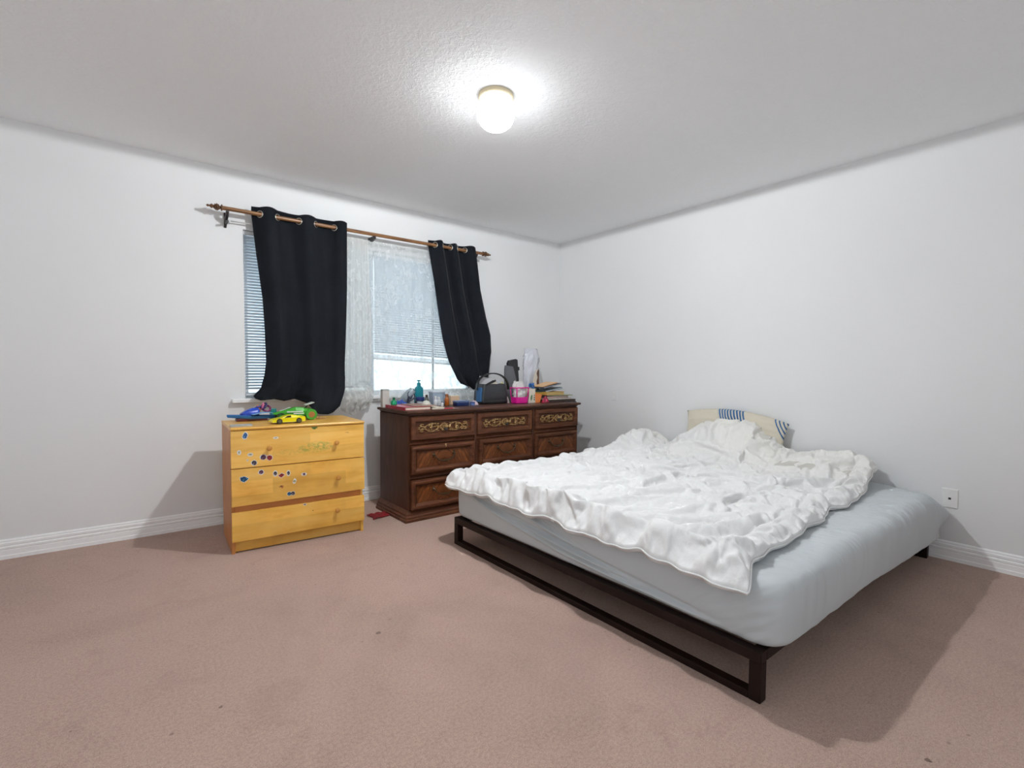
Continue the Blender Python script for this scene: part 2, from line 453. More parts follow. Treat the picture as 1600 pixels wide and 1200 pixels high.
# ------------------------------------------------------------------ dark curtains
def m_curtain():
    n = NT('black_blackout_fabric'); v = n.coord()
    f = n.noise(v, 3, 3)
    n.base(n.ramp(f, [(0.3, (0.0055, 0.0070, 0.0100, 1)), (0.7, (0.0085, 0.0105, 0.0150, 1))]))
    n.set(Roughness=0.85); n.p.inputs['Specular IOR Level'].default_value = 0.15
    n.p.inputs['Sheen Weight'].default_value = 0.05; n.p.inputs['Sheen Roughness'].default_value = 0.4
    vv = n.coord((1, 1, 1))
    n.bump(n.noise(vv, 420, 2), 0.12, 0.001)
    return n.m
M_CURT = m_curtain()
M_RING = plain('silver_grommet', (0.55, 0.52, 0.46, 1), 0.3, 1.0)
def seg_curtain(label, XLt, XRt, topx, phases, zbot, ringphase, seed, yfun, A=0.036, nu=150, nv=150):
    """curtain hanging from its rings: weaves in front of and behind the rod"""
    N = Noise2(seed)
    U = np.linspace(0, 1, nu)[:, None]; V = np.linspace(0, 1, nv)[None, :]
    tx0, tx1 = topx[0], topx[-1]
    un = (np.array(topx)-tx0)/(tx1-tx0)
    ph = np.interp(U, un, phases)
    zt = RZ+0.043+0.006*np.abs(np.sin(PI*ph))+0.0025*np.sin(9*U)
    zb = np.interp(U, [a for a, b in zbot], [b for a, b in zbot])
    # smooth the bottom profile
    z = zt+(zb-zt)*V
    xl = np.interp(z, [a for a, b in XLt[::-1]], [b for a, b in XLt[::-1]])
    xr = np.interp(z, [a for a, b in XRt[::-1]], [b for a, b in XRt[::-1]])
    x = xl+(xr-xl)*U
    fold = np.sin(PI*ph+0.25*np.sin(5*V+3*U)*V)
    y = RY-A*fold*(1-0.35*V)*(0.85+0.3*N(U*3+V*0.4, V*1.1+4))
    y = y+0.012*N(U*5+0.6*V, V*1.6)*V+0.006*N(U*13, V*2.4+9)*V
    y = y+yfun(U, V, z)
    return np.stack([x+0*y, y, z+0*y], -1), ph, zt

def build_curtain(name, label, P, ph, un_rings, rz, group):
    base = (float(P[:, :, 0].mean()), RY, float(P[:, :, 2].min()))
    t = thing(name, label, 'curtain', base, 0, group)
    Q = P-np.array(base)
    # close the cloth with thickness
    o = obj('panel', MB().grid(Q), M_CURT, t, smooth=True)
    sd = o.modifiers.new('solid', 'SOLIDIFY'); sd.thickness = 0.004; sd.offset = 0
    nu = P.shape[0]
    for k in un_rings:
        # ring sits where the cloth crosses the rod
        i = int(np.argmin(np.abs(ph[:, 0]-k)))
        pts = P[i]; j = int(np.argmin(np.abs(pts[:, 2]-rz)))
        c = P[i, j]; a = P[max(i-2, 0), j]; b = P[min(i+2, nu-1), j]
        d = Vector((b-a).tolist()); d.z = 0; d.normalize()
        nrm = Vector((-d.y, d.x, 0))
        m = MB()
        R1, r1 = 0.0215, 0.0042
        vs = []; fs = []
        for q in range(20):
            an = 2*PI*q/20
            cc = d*math.cos(an)+Vector((0, 0, 1))*math.sin(an)
            for w_ in range(8):
                bn = 2*PI*w_/8
                p = cc*(R1+r1*math.cos(bn))+nrm*(r1*1.2*math.sin(bn))
                vs.append((c[0]-base[0]+p.x, RY-base[1]+p.y, rz-base[2]+p.z))
        for q in range(20):
            for w_ in range(8):
                fs.append((q*8+w_, ((q+1) % 20)*8+w_, ((q+1) % 20)*8+(w_+1) % 8, q*8+(w_+1) % 8))
        m.add(vs, fs); obj('grommet', m, M_RING, t, smooth=True)
    return t
# left curtain
XLt = [(2.30, 0.729), (2.145, 0.727), (1.898, 0.752), (1.555, 0.792), (1.351, 0.801), (1.131, 0.807), (1.03, 0.795), (0.942, 0.772), (0.905, 0.735), (0.885, 0.718), (0.868, 0.730), (0.60, 0.75)]
XRt = [(2.30, 1.377), (1.702, 1.374), (1.457, 1.367), (1.25, 1.360), (1.012, 1.349), (0.93, 1.334), (0.867, 1.313), (0.80, 1.290), (0.74, 1.262), (0.60, 1.26)]
topx = [0.731, 0.779, 0.890, 1.036, 1.153, 1.284, 1.377]
zb = [(0, 0.868), (0.05, 0.855), (0.2, 0.862), (0.32, 0.846), (0.46, 0.858), (0.57, 0.828), (0.65, 0.772), (0.74, 0.748), (0.86, 0.745), (0.93, 0.758), (1.0, 0.80)]
def yl(U, V, z):
    low = sstep(1.15, 0.74, z)
    r = -0.125*low*sstep(0.45, 0.68, U)*(1-0.35*sstep(0.8, 1.0, U))
    r = r-0.030*sstep(1.0, 0.86, z)*np.exp(-((U-0.06)/0.10)**2)
    bul = np.exp(-((z-0.90)/0.09)**2)*np.sin(U*17+z*14)*0.016
    crease = -0.012*np.exp(-(((U-0.30)-(1.05-z)*0.55)/0.035)**2)*sstep(1.15, 0.95, z)
    crease2 = 0.014*np.exp(-(((U-0.52)+(1.0-z)*0.5)/0.04)**2)*sstep(1.10, 0.92, z)
    return r+bul+crease+crease2
Pl, phl, ztl = seg_curtain('', XLt, XRt, topx, [-0.55, 0, 1, 2, 3, 4, 4.85], zb, None, 11, yl)
build_curtain('curtain', 'wide left black grommet curtain, its hem bunched on the sill and the yellow dresser', Pl, phl, (0, 1, 2, 3, 4), RZ-0.003, 'black grommet curtains')
# right curtain
XLt = [(2.30, 2.101), (2.151, 2.101), (1.864, 2.158), (1.575, 2.203), (1.348, 2.242), (1.152, 2.290), (0.998, 2.352), (0.95, 2.392), (0.91, 2.44), (0.80, 2.50)]
XRt = [(2.30, 2.557), (2.191, 2.557), (2.066, 2.578), (1.814, 2.615), (1.565, 2.682), (1.407, 2.735), (1.25, 2.751), (1.123, 2.729), (1.0, 2.690), (0.90, 2.66), (0.80, 2.65)]
topx = [2.101, 2.151, 2.227, 2.300, 2.372, 2.450, 2.557]
zb = [(0, 0.955), (0.2, 0.918), (0.5, 0.893), (0.8, 0.90), (1.0, 0.93)]
def yr(U, V, z):
    g = sstep(1.5, 0.95, z)
    return -0.03*g*np.sin(U*9.5+2.0*z)-0.018*g*np.sin(U*21+6*z)-0.05*sstep(1.2, 0.92, z)
Pr, phr, ztr = seg_curtain('', XLt, XRt, topx, [-0.5, 0, 1, 2, 3, 4, 4.85], zb, None, 23, yr, A=0.040)
build_curtain('curtain', 'narrower right black curtain, swept outward and tucked down behind the black bag', Pr, phr, (0, 1, 2, 3, 4), RZ+0.010, 'black grommet curtains')

# ------------------------------------------------------------------ lace
def m_lace(name, base=0.50, dense=0.74, warm=(0.86, 0.87, 0.86, 1)):
    n = NT(name)
    v = n.coord()
    # floral motif: petals from voronoi rings, leaves from stretched noise, rows of the pattern
    vo = n.n('ShaderNodeTexVoronoi', feature='F1'); vo.inputs['Scale'].default_value = 7.0
    wv = n.n('ShaderNodeTexNoise'); wv.inputs['Scale'].default_value = 14; n.l(v, wv.inputs['Vector'])
    va = n.n('ShaderNodeVectorMath', operation='MULTIPLY_ADD')
    n.l(wv.outputs['Color'], va.inputs[0]); va.inputs[1].default_value = (0.09, 0, 0.12); n.l(v, va.inputs[2])
    n.l(va.outputs[0], vo.inputs['Vector'])
    ring = n.math('MULTIPLY', n.math('SINE', n.math('MULTIPLY', vo.outputs['Distance'], 26)), 1.0)
    fl1 = n.math('GREATER_THAN', ring, 0.25)
    near_ = n.math('LESS_THAN', vo.outputs['Distance'], 0.36)
    flower = n.math('MULTIPLY', fl1, near_)
    lf = n.noise(n.coord((1.0, 1, 0.45), rot=(0, 0.6, 0)), 26, 2, 0.5, 1.2)
    leaf = n.math('MULTIPLY', n.math('GREATER_THAN', lf, 0.56), n.math('GREATER_THAN', n.noise(v, 5, 1), 0.47))
    # finer mesh
    mesh = n.noise(v, 90, 2)
    pat = n.math('MAXIMUM', n.math('MULTIPLY', flower, 0.55), leaf)
    cov = n.math('ADD', n.math('MULTIPLY', pat, dense-base), n.math('ADD', n.math('MULTIPLY', mesh, 0.12), base-0.06), clamp=True)
    df = n.n('ShaderNodeBsdfDiffuse'); df.inputs[0].default_value = tuple(min(1, c*1.06) for c in warm[:3])+(1,)
    tl = n.n('ShaderNodeBsdfTranslucent'); tl.inputs[0].default_value = (0.80, 0.84, 0.86, 1)
    mx = n.n('ShaderNodeMixShader'); mx.inputs[0].default_value = 0.45
    n.l(df.outputs[0], mx.inputs[1]); n.l(tl.outputs[0], mx.inputs[2])
    tr = n.n('ShaderNodeBsdfTransparent')
    m2 = n.n('ShaderNodeMixShader'); n.l(cov, m2.inputs[0]); n.l(tr.outputs[0], m2.inputs[1]); n.l(mx.outputs[0], m2.inputs[2])
    n.l(m2.outputs[0], n.out.inputs[0])
    return n.m
M_LACE = m_lace('white_floral_lace')
M_LACE2 = m_lace('gathered_floral_lace', 0.76, 0.94, (0.80, 0.78, 0.74, 1))
N1 = Noise2(31)
def lace_main():
    nu, nv = 170, 120
    U = np.linspace(0, 1, nu)[:, None]; V = np.linspace(0, 1, nv)[None, :]
    x0, x1 = 1.30, 2.62
    zt = 2.112+0*U; zb = 0.80+0.02*np.sin(7*U)
    z = zt+(zb-zt)*V
    x = x0+(x1-x0)*U+0*V
    y = 3.855+0.010*np.sin(U*64+1.5*np.sin(3*V+U*9))*(0.6+0.5*V)+0.012*N1(U*9, V*2)
    lowr = sstep(1.02, 0.82, z)*sstep(0.62, 0.75, U)
    y = y-0.17*lowr*(0.8+0.3*N1(U*20, V*6))
    x = x-0.05*lowr*np.sin(U*40)
    z = z+0.006*N1(U*30, V*3+5)*V
    return np.stack([x, y, z+0*x], -1)
P = lace_main()
base = np.array((1.96, 3.855, 0.79))
tl_ = thing('lace_curtain', 'white floral lace curtain hanging over the middle and right of the window', 'lace curtain', tuple(base))
obj('lace_panel', MB().grid(P-base), M_LACE, tl_, smooth=True, fix=False)
obj('rod_pocket', MB().tube([(-0.66, 0.004, 1.295), (0.0, 0.004, 1.306), (0.66, 0.004, 1.317)], 0.0095, 10), M_LACE, tl_, smooth=True, fix=False)

def lace_gather():
    nu, nv = 90, 150
    U = np.linspace(0, 1, nu)[:, None]; V = np.linspace(0, 1, nv)[None, :]
    zt = 2.10+0*U
    zb = np.interp(U, [0, .2, .45, .7, 1], [0.765, 0.742, 0.716, 0.742, 0.80])
    z = zt+(zb-zt)*V
    xl = np.interp(z, [0.70, 0.78, 0.9, 1.2, 2.12], [1.33, 1.30, 1.32, 1.34, 1.36])
    xr = np.interp(z, [0.70, 0.742, 0.832, 0.898, 0.965, 1.165, 1.472, 1.973, 2.12], [1.50, 1.535, 1.585, 1.597, 1.562, 1.580, 1.587, 1.562, 1.555])
    x = xl+(xr-xl)*U
    y = 3.822+0.013*np.sin(U*30+2*np.sin(4*V))*(0.5+0.6*V)
    bag = np.exp(-((z-0.84)/0.085)**2)
    y = y-0.075*bag*np.sin(PI*np.clip(U, 0.02, 0.98))-0.02*sstep(1.0, 0.8, z)
    crum = (np.abs(N1(U*7+2, z*22))+0.6*np.abs(N1(U*15, z*40)))*sstep(0.97, 0.90, z)
    y = y+0.03*crum
    y = y+0.02*np.exp(-((z-0.945+0.02*np.sin(6*U))/0.014)**2)
    return np.stack([x, y, z+0*x], -1)
P = lace_gather(); base = np.array((1.46, 3.82, 0.72))
tg = thing('lace_curtain', 'gathered lace panel beside the left black curtain, its end bunched up between the two dressers', 'lace curtain', tuple(base))
obj('lace_panel', MB().grid(P-base), M_LACE2, tg, smooth=True, fix=False)

# ------------------------------------------------------------------ ceiling lamp
LX, LY = 1.487, 2.023
def m_globe():
    n = NT('lit_opal_glass')
    em = n.n('ShaderNodeEmission'); em.inputs[0].default_value = (0.945, 0.983, 1.0, 1)
    ge = n.n('ShaderNodeNewGeometry'); sp = n.n('ShaderNodeSeparateXYZ'); n.l(ge.outputs['Normal'], sp.inputs[0])
    # glow graded by normal: upper part dimmed so the ceiling beside it stays darker
    mr = n.n('ShaderNodeMapRange', interpolation_type='SMOOTHSTEP'); n.l(sp.outputs[2], mr.inputs[0])
    mr.inputs[1].default_value = -0.12; mr.inputs[2].default_value = -1.0; mr.inputs[3].default_value = 0.006; mr.inputs[4].default_value = 1.0
    f = n.math('MULTIPLY', mr.outputs[0], LAMP_STRENGTH)
    n.l(f, em.inputs[1])
    # opal glass: half of the bulb's light goes straight through, half glows in the glass
    tr = n.n('ShaderNodeBsdfTransparent'); mx = n.n('ShaderNodeMixShader'); mx.inputs[0].default_value = 0.5
    n.l(tr.outputs[0], mx.inputs[1]); n.l(em.outputs[0], mx.inputs[2])
    n.l(mx.outputs[0], n.out.inputs[0]); return n.m
lamp = thing('ceiling_lamp', 'round white glass globe lamp with a cream collar, lit, on the ceiling', 'ceiling lamp', (LX, LY, ZC))
obj('collar', MB().lathe([(0.080, 0.0), (0.086, -0.002), (0.087, -0.017), (0.084, -0.020), (0.081, -0.022), (0.070, -0.023)], 40), plain('cream_enamel', (0.72, 0.62, 0.42, 1), 0.3, var=0.03), lamp, smooth='auto')
prof = [(0.078, -0.022), (0.0795, -0.032), (0.084, -0.046), (0.092, -0.062), (0.0955, -0.080), (0.094, -0.100), (0.088, -0.120), (0.077, -0.139), (0.060, -0.155), (0.040, -0.165), (0.018, -0.170), (0.002, -0.171)]
obj('glass_globe', MB().lathe(prof, 32), m_globe(), lamp, smooth=True)

_bd = bpy.data.lights.new('bulb', 'SPOT'); _bd.energy = BULB_WATTS; _bd.spot_size = math.radians(180); _bd.spot_blend = 0.004
_bd.shadow_soft_size = 0.030; _bd.color = (0.945, 0.983, 1.0)
_bo = bpy.data.objects.new('bulb', _bd); COL.objects.link(_bo); _bo.parent = lamp; _bo.location = (0, 0, -0.042)

# ------------------------------------------------------------------ wall plates
M_PLATE = plain('white_plastic_plate', (0.84, 0.84, 0.83, 1), 0.3, var=0.01)
M_SOCK = plain('dark_socket_hole', (0.02, 0.02, 0.02, 1), 0.6)
pl = thing('phone_jack_plate', 'white wall plate with one small dark jack, beside the bed head', 'wall plate', (XW, 0.640, 0.302))
obj('cover', MB().prism([(-0.037, 0), (0.037, 0), (0.037, 0.114), (-0.037, 0.114)], 0, -0.007, 'x', 0.93), M_PLATE, pl, bev=0.002)
obj('jack', MB().box(-0.0078, -0.006, 0.050, -0.0068, 0.006, 0.062), M_SOCK, pl)
obj('screw', MB().lathe([(0.003, -0.0068), (0.003, -0.0080)], 10, (0, 0, 0.085), 'x'), M_CORD, pl)
pl = thing('outlet_plate', 'small white outlet plate on the right wall above the dark dresser end', 'wall plate', (XW, 3.125, 0.792))
obj('cover', MB().prism([(-0.037, 0), (0.037, 0), (0.037, 0.114), (-0.037, 0.114)], 0, -0.006, 'x', 0.93), M_WALL, pl, bev=0.002)
obj('socket', MB().box(-0.0072, -0.016, 0.065, -0.006, 0.016, 0.092), M_PLATE, pl, bev=0.001)
obj('socket', MB().box(-0.0072, -0.016, 0.024, -0.006, 0.016, 0.051), M_PLATE, pl, bev=0.001)

# ------------------------------------------------------------------ bed
M_FRAME = plain('dark_brown_painted_steel', (0.013, 0.0055, 0.004, 1), 0.45, 0.0, var=0.15, scale=5, spec=0.18)
BX0, BX1, BY0, BY1, BZ = 1.602, 3.695, 0.716, 2.590, 0.168
bed = thing('bed_frame', 'low dark brown metal platform bed frame under the mattress', 'bed frame', (BX0, BY0, 0))
L_, W_ = BX1-BX0, BY1-BY0
LG = 0.040
for x in (0, L_-LG):
    for y in (0, W_-LG):
        obj('leg', MB().box(x, y, 0, x+LG, y+LG, BZ-0.036), M_FRAME, bed, bev=0.0025)
for x in (0, L_-LG):
    obj('end_rail', MB().box(x, 0, BZ-0.036, x+LG, W_, BZ), M_FRAME, bed, bev=0.0025)
    obj('floor_rail', MB().box(x, LG, 0.0, x+LG, W_-LG, 0.026), M_FRAME, bed, bev=0.0025)
for y in (0, W_-LG):
    obj('side_rail', MB().box(LG, y, BZ-0.036, L_-LG, y+LG, BZ), M_FRAME, bed, bev=0.0025)
obj('centre_rail', MB().box(LG, W_/2-0.02, BZ-0.06, L_-LG, W_/2+0.02, BZ-0.022), M_FRAME, bed)
M_PINE = plain('pine_slat', (0.50, 0.33, 0.19, 1), 0.6)
for k in range(12):
    x = LG+0.05+k*(L_-2*LG-0.15)/11
    obj('slat', MB().box(x, LG, BZ-0.020, x+0.07, W_-LG, BZ-0.003), M_PINE, bed)
for x in (L_/2,):
    obj('centre_leg', MB().box(x-0.02, W_/2-0.02, 0, x+0.02, W_/2+0.02, BZ-0.06), M_FRAME, bed)

# ---- mattress with fitted sheet
def m_sheet():
    n = NT('light_grey_fitted_sheet'); v = n.coord()
    n.base(n.ramp(n.noise(v, 2.0, 3), [(0.3, (0.53, 0.565, 0.585, 1)), (0.7, (0.59, 0.625, 0.645, 1))]))
    n.set(Roughness=0.95); n.p.inputs['Specular IOR Level'].default_value = 0.04
    n.p.inputs['Sheen Weight'].default_value = 0.1
    return n.m
M_SHEET = m_sheet()
MX0, MX1, MY0, MY1, MZ0, MZ1 = 1.622, 3.705, 0.668, 2.628, 0.171, 0.404
NA, NB, NC_, ND = Noise2(3), Noise2(5), Noise2(8), Noise2(13)
def mattress():
    bm = bmesh.new()
    nx, ny, nz = 460, 400, 64
    def face(pu, pv, fn, flip):
        g = [[bm.verts.new(fn(i/pu, j/pv)) for j in range(pv+1)] for i in range(pu+1)]
        for i in range(pu):
            for j in range(pv):
                q = (g[i][j], g[i+1][j], g[i+1][j+1], g[i][j+1])
                bm.faces.new(q if not flip else q[::-1])
    L = lambda a, b, t: a+(b-a)*t
    face(nx, ny, lambda a, b: (L(MX0, MX1, a), L(MY0, MY1, b), MZ1), False)
    face(nx//3, ny//3, lambda a, b: (L(MX0, MX1, a), L(MY0, MY1, b), MZ0), True)
    face(nx, nz, lambda a, b: (L(MX0, MX1, a), MY0, L(MZ0, MZ1, b)), False)
    face(nx, nz, lambda a, b: (L(MX0, MX1, a), MY1, L(MZ0, MZ1, b)), True)
    face(ny, nz, lambda a, b: (MX0, L(MY0, MY1, a), L(MZ0, MZ1, b)), True)
    face(ny, nz, lambda a, b: (MX1, L(MY0, MY1, a), L(MZ0, MZ1, b)), False)
    bmesh.ops.remove_doubles(bm, verts=bm.verts, dist=0.0004)
    me = bpy.data.meshes.new('mattress'); bm.to_mesh(me); bm.free()
    n = len(me.vertices); co = np.empty(n*3); me.vertices.foreach_get('co', co); P = co.reshape(-1, 3)
    # rounding: vertical corners radius 0.10, horizontal edges 0.055
    RC = 0.10
    cx = np.clip(P[:, 0], MX0+RC, MX1-RC); cy = np.clip(P[:, 1], MY0+RC, MY1-RC)
    dx = P[:, 0]-cx; dy = P[:, 1]-cy
    r = np.hypot(dx, dy); m_ = np.maximum(np.abs(dx), np.abs(dy))
    s = np.where(r > 1e-6, m_/np.maximum(r, 1e-6), 1)
    P[:, 0] = cx+dx*s; P[:, 1] = cy+dy*s
    # edge distance in plan -> round the top and bottom rims
    d = RC-m_                      # distance in from the side wall
    RT = 0.055
    top = np.clip((P[:, 2]-(MZ1-RT))/RT, 0, 1); ins = np.clip((RT-d)/RT, 0, 1)
    hyp = np.hypot(top, ins); k = np.where(hyp > 1e-6, np.maximum(top, ins)/np.maximum(hyp, 1e-6), 1)
    nrm = np.stack([dx, dy], 1)/np.maximum(np.hypot(dx, dy), 1e-6)[:, None]
    sh = ins*(1-k)*RT
    P[:, 2] = np.where(top > 0, (MZ1-RT)+top*k*RT, P[:, 2])
    P[:, 0] -= np.where(top > 0, nrm[:, 0]*sh, 0); P[:, 1] -= np.where(top > 0, nrm[:, 1]*sh, 0)
    RBm = 0.03
    bt = np.clip(((MZ0+RBm)-P[:, 2])/RBm, 0, 1); insb = np.clip((RBm-d)/RBm, 0, 1)
    hyp = np.hypot(bt, insb); k = np.where(hyp > 1e-6, np.maximum(bt, insb)/np.maximum(hyp, 1e-6), 1)
    sh = insb*(1-k)*RBm
    P[:, 2] = np.where(bt > 0, (MZ0+RBm)-bt*k*RBm, P[:, 2])
    P[:, 0] -= np.where(bt > 0, nrm[:, 0]*sh, 0); P[:, 1] -= np.where(bt > 0, nrm[:, 1]*sh, 0)
    X, Y, Z = P[:, 0].copy(), P[:, 1].copy(), P[:, 2].copy()
    zn = (Z-MZ0)/(MZ1-MZ0)
    nearside = sstep(MY0+0.12, MY0+0.02, Y); foot = sstep(MX0+0.10, MX0+0.02, X)
    # the sheet on the near side hangs lower towards the head
    hang = sstep(2.2, 3.7, X)*sstep(MY0+0.046, MY0+0.012, Y)
    P[:, 2] -= 0.040*hang*(1-zn)
    P[:, 1] += -0.012*np.sin(np.clip(zn, 0, 1)*PI)*nearside-0.012*hang*(1-zn)
    P[:, 0] -= 0.012*np.sin(np.clip(zn, 0, 1)*PI)*foot
    # belly folds on the foot side: long drooping folds
    fold = 0
    for (ya, za, yb_, zb_, a) in ((2.45, 0.34, 0.95, 0.20, 0.007), (2.50, 0.36, 1.60, 0.215, 0.006), (1.75, 0.225, 0.85, 0.195, 0.006), (2.1, 0.38, 1.5, 0.27, 0.004)):
        t = np.clip((ya-Y)/(ya-yb_), 0, 1); zl = za+(zb_-za)*t**0.75
        fold = fold+a*(np.exp(-((Z-zl)/0.008)**2)-0.8*np.exp(-((Z-zl-0.016)/0.009)**2))*np.sin(PI*t)*2.8
    P[:, 0] -= foot*fold
    P[:, 0] -= foot*0.005*NA(Y*3, Z*9)
    # vertical creases on the near side and fine gathers over the near top rim
    cr = 0.0045*NB(X*7+0.8*Z, Z*2.5)+0.0030*NC_(X*17-2*Z, Z*4)
    P[:, 1] += nearside*cr*2.0*(0.30+0.70*zn)
    rim = np.exp(-((Y-(MY0+0.10))/0.11)**2)*sstep(MZ1-0.06, MZ1-0.01, Z)
    g1 = np.abs(NA(X*34+2.5*Y, Y*3.0))
    P[:, 2] += rim*(0.012*(g1-0.35)+0.005*NB(X*60+6*Y, Y*5))*sstep(1.65, 1.9, X)
    for (xa, ln, a) in ((2.93, 0.10, 0.011), (3.02, 0.13, 0.014), (3.10, 0.07, 0.008), (2.78, 0.08, 0.007), (3.3, 0.08, 0.007), (2.4, 0.06, 0.006), (2.15, 0.05, 0.005)):
        q = a*np.exp(-((X-(xa+(Y-0.7)*0.25))/0.006)**2)*np.exp(-((Y-0.70)/0.07)**2)*sstep(MZ1-0.02-ln, MZ1-0.03, Z)
        P[:, 2] += q*sstep(MZ1-0.05, MZ1, Z); P[:, 1] -= q*(1-sstep(MZ1-0.03, MZ1, Z))
    # foot-near corner seam and tucks
    ang = np.arctan2(dy, dx)
    corner = sstep(0.45, 0.2, np.hypot(X-MX0, Y-MY0))
    P[:, 0] += corner*0.004*NC_(Z*40+Y*25, Y*12)*foot
    # sagging top
    P[:, 2] += 0.006*NA(X*2, Y*2)*sstep(MZ1-0.02, MZ1, Z)
    # pulled-out sheet corner at the head, near side
    tip = np.exp(-((X-MX1)**2+(Y-(MY0+0.02))**2)/0.085**2)*np.exp(-((Z-0.30)/0.045)**2)
    P[:, 1] -= 0.045*tip; P[:, 0] += 0.006*tip; P[:, 2] -= 0.004*tip
    dent = np.exp(-((X-MX1)**2+(Y-(MY0+0.05))**2)/0.10**2)*np.exp(-((Z-0.225)/0.03)**2)
    P[:, 1] += 0.035*dent
    headdrop = np.exp(-((X-MX1)/0.16)**2)*np.exp(-((Y-MY0)/0.26)**2)*sstep(MZ1-0.10, MZ1, Z)
    P[:, 2] -= 0.030*headdrop; P[:, 1] += 0.02*headdrop
    P[:, 0] = np.minimum(P[:, 0], XW-0.020)
    base = np.array((MX0, MY0, MZ0))
    me.vertices.foreach_set('co', (P-base).ravel()); me.update()
    me.polygons.foreach_set('use_smooth', [True]*len(me.polygons)); me.materials.append(M_SHEET)
    o = bpy.data.objects.new('mattress', me); COL.objects.link(o); o.location = base
    return o
tag(mattress(), 'thick mattress in a light grey fitted sheet on the low dark frame', 'mattress')

# ---- pillows
def pillow(name, label, mat, w, h, th, loc, rot, seed, group='bed pillows'):
    N = Noise2(seed); nu = 60; nv = 44
    m = MB(); U = np.linspace(-1, 1, nu)[:, None]; V = np.linspace(-1, 1, nv)[None, :]
    e = ((1-np.abs(U)**3.2)*(1-np.abs(V)**3.2))**0.5; sag = 1-0.30*np.abs(U)**1.9
    for sg in (1, -1):
        x = U*w/2*(1-0.06*(1-np.abs(V)**2)*np.abs(U)**4); y = V*h/2*sag*(1-0.03*(1-np.abs(U)**2)*np.abs(V)**4)
        z = sg*(th/2*e+0.010*N(U*2.6+sg, V*2.2)*e+0.006*N(U*6, V*5+sg*4)*e**0.5)
        x, y, z = np.broadcast_arrays(x, y, z)
        m.grid(np.stack([x, y, z], -1))
    o = obj(name, m, mat, None, smooth=True, loc=loc, fix=True)
    bm = bmesh.new(); bm.from_mesh(o.data); bmesh.ops.remove_doubles(bm, verts=bm.verts, dist=0.0005)
    bmesh.ops.recalc_face_normals(bm, faces=bm.faces); bm.to_mesh(o.data); bm.free()
    o.rotation_euler = rot
    return tag(o, label, 'pillow', group)
def m_striped():
    n = NT('cream_cotton_with_blue_stripes'); v = n.coord()
    sep = n.n('ShaderNodeSeparateXYZ'); n.l(v, sep.inputs[0]); x, y = sep.outputs[0], sep.outputs[1]
    cream = rgb(214, 207, 190); blue = rgb(62, 98, 138); navy = rgb(40, 52, 78)
    u = n.math('ADD', x, n.math('MULTIPLY', y, 0.55))
    st = n.math('GREATER_THAN', n.math('SINE', n.math('MULTIPLY', u, 270)), -0.25)
    inb = n.math('LESS_THAN', n.math('ABSOLUTE', n.math('ADD', u, -0.07)), 0.105)
    fe = n.math('MULTIPLY', n.math('GREATER_THAN', u, 0.385), n.math('GREATER_THAN', n.math('SINE', n.math('MULTIPLY', u, 260)), 0.35))
    a = n.math('MAXIMUM', n.math('MULTIPLY', inb, st), fe)
    edge = n.math('GREATER_THAN', y, 0.188)
    a = n.math('MAXIMUM', a, n.math('MULTIPLY', edge, 0.7))
    c = n.mix(a, cream, n.mix(n.noise(v, 9, 2), rgb(84, 132, 180), rgb(40, 74, 122)))
    n.base(c); n.set(Roughness=0.85); n.p.inputs['Specular IOR Level'].default_value = 0.1
    return n.m
M_PILLOW = plain('off_white_pillow_cotton', (0.62, 0.60, 0.56, 1), 0.85, var=0.03, spec=0.1)
pillow('pillow', 'cream pillow with blue stripes propped against the wall at the bed head', m_striped(), 0.80, 0.395, 0.11,
       (3.658, 1.905, 0.598), (math.radians(82), math.radians(3.0), math.radians(-90)), 41)
pillow('pillow', 'plain off-white pillow standing behind the duvet, just in front of the striped one', M_PILLOW, 0.60, 0.30, 0.09,
       (3.505, 1.86, 0.535), (math.radians(55), math.radians(-1), math.radians(-90)), 42)
pillow('pillow', 'plain pillow lying flat under the near head end of the duvet', M_PILLOW, 0.50, 0.42, 0.10,
       (3.45, 1.22, 0.466), (0, 0, math.radians(-88)), 43)

# ---- duvet
def m_duvet():
    n = NT('ivory_quilted_duvet_cotton'); v = n.coord()
    sep = n.n('ShaderNodeSeparateXYZ'); n.l(v, sep.inputs[0])
    f = n.noise(v, 1.7, 4, 0.6)
    t = n.math('ADD', n.math('MULTIPLY', sep.outputs[0], 0.36), n.math('MULTIPLY', n.math('SUBTRACT', f, 0.5), 0.9))
    c = n.ramp(t, [(0.15, (0.80, 0.80, 0.80, 1)), (0.45, (0.84, 0.83, 0.80, 1)), (0.78, (0.85, 0.82, 0.74, 1))])  # yellower towards the head; foot end darkened to offset the lamp's glare
    n.base(c); n.set(Roughness=0.95); n.p.inputs['Specular IOR Level'].default_value = 0.04
    n.p.inputs['Sheen Weight'].default_value = 0.15
    a = n.noise(n.coord((1, 2.2, 1), rot=(0, 0, 0.5)), 16, 3, 0.6, 1.4)
    b = n.noise(v, 34, 3, 0.6, 0.8)
    n.bump(n.math('ADD', a, n.math('MULTIPLY', b, 0.5)), 0.30, 0.008)
    return n.m
M_DUVET = m_duvet()
DNEAR = [(1.50, 0.745), (1.57, 0.752), (1.70, 0.797), (1.89, 0.815), (2.06, 0.812), (2.27, 0.842), (2.44, 0.838), (2.60, 0.885), (2.66, 0.890), (2.79, 0.862), (2.95, 0.875), (3.14, 0.892), (3.4, 0.935), (3.66, 0.975)]
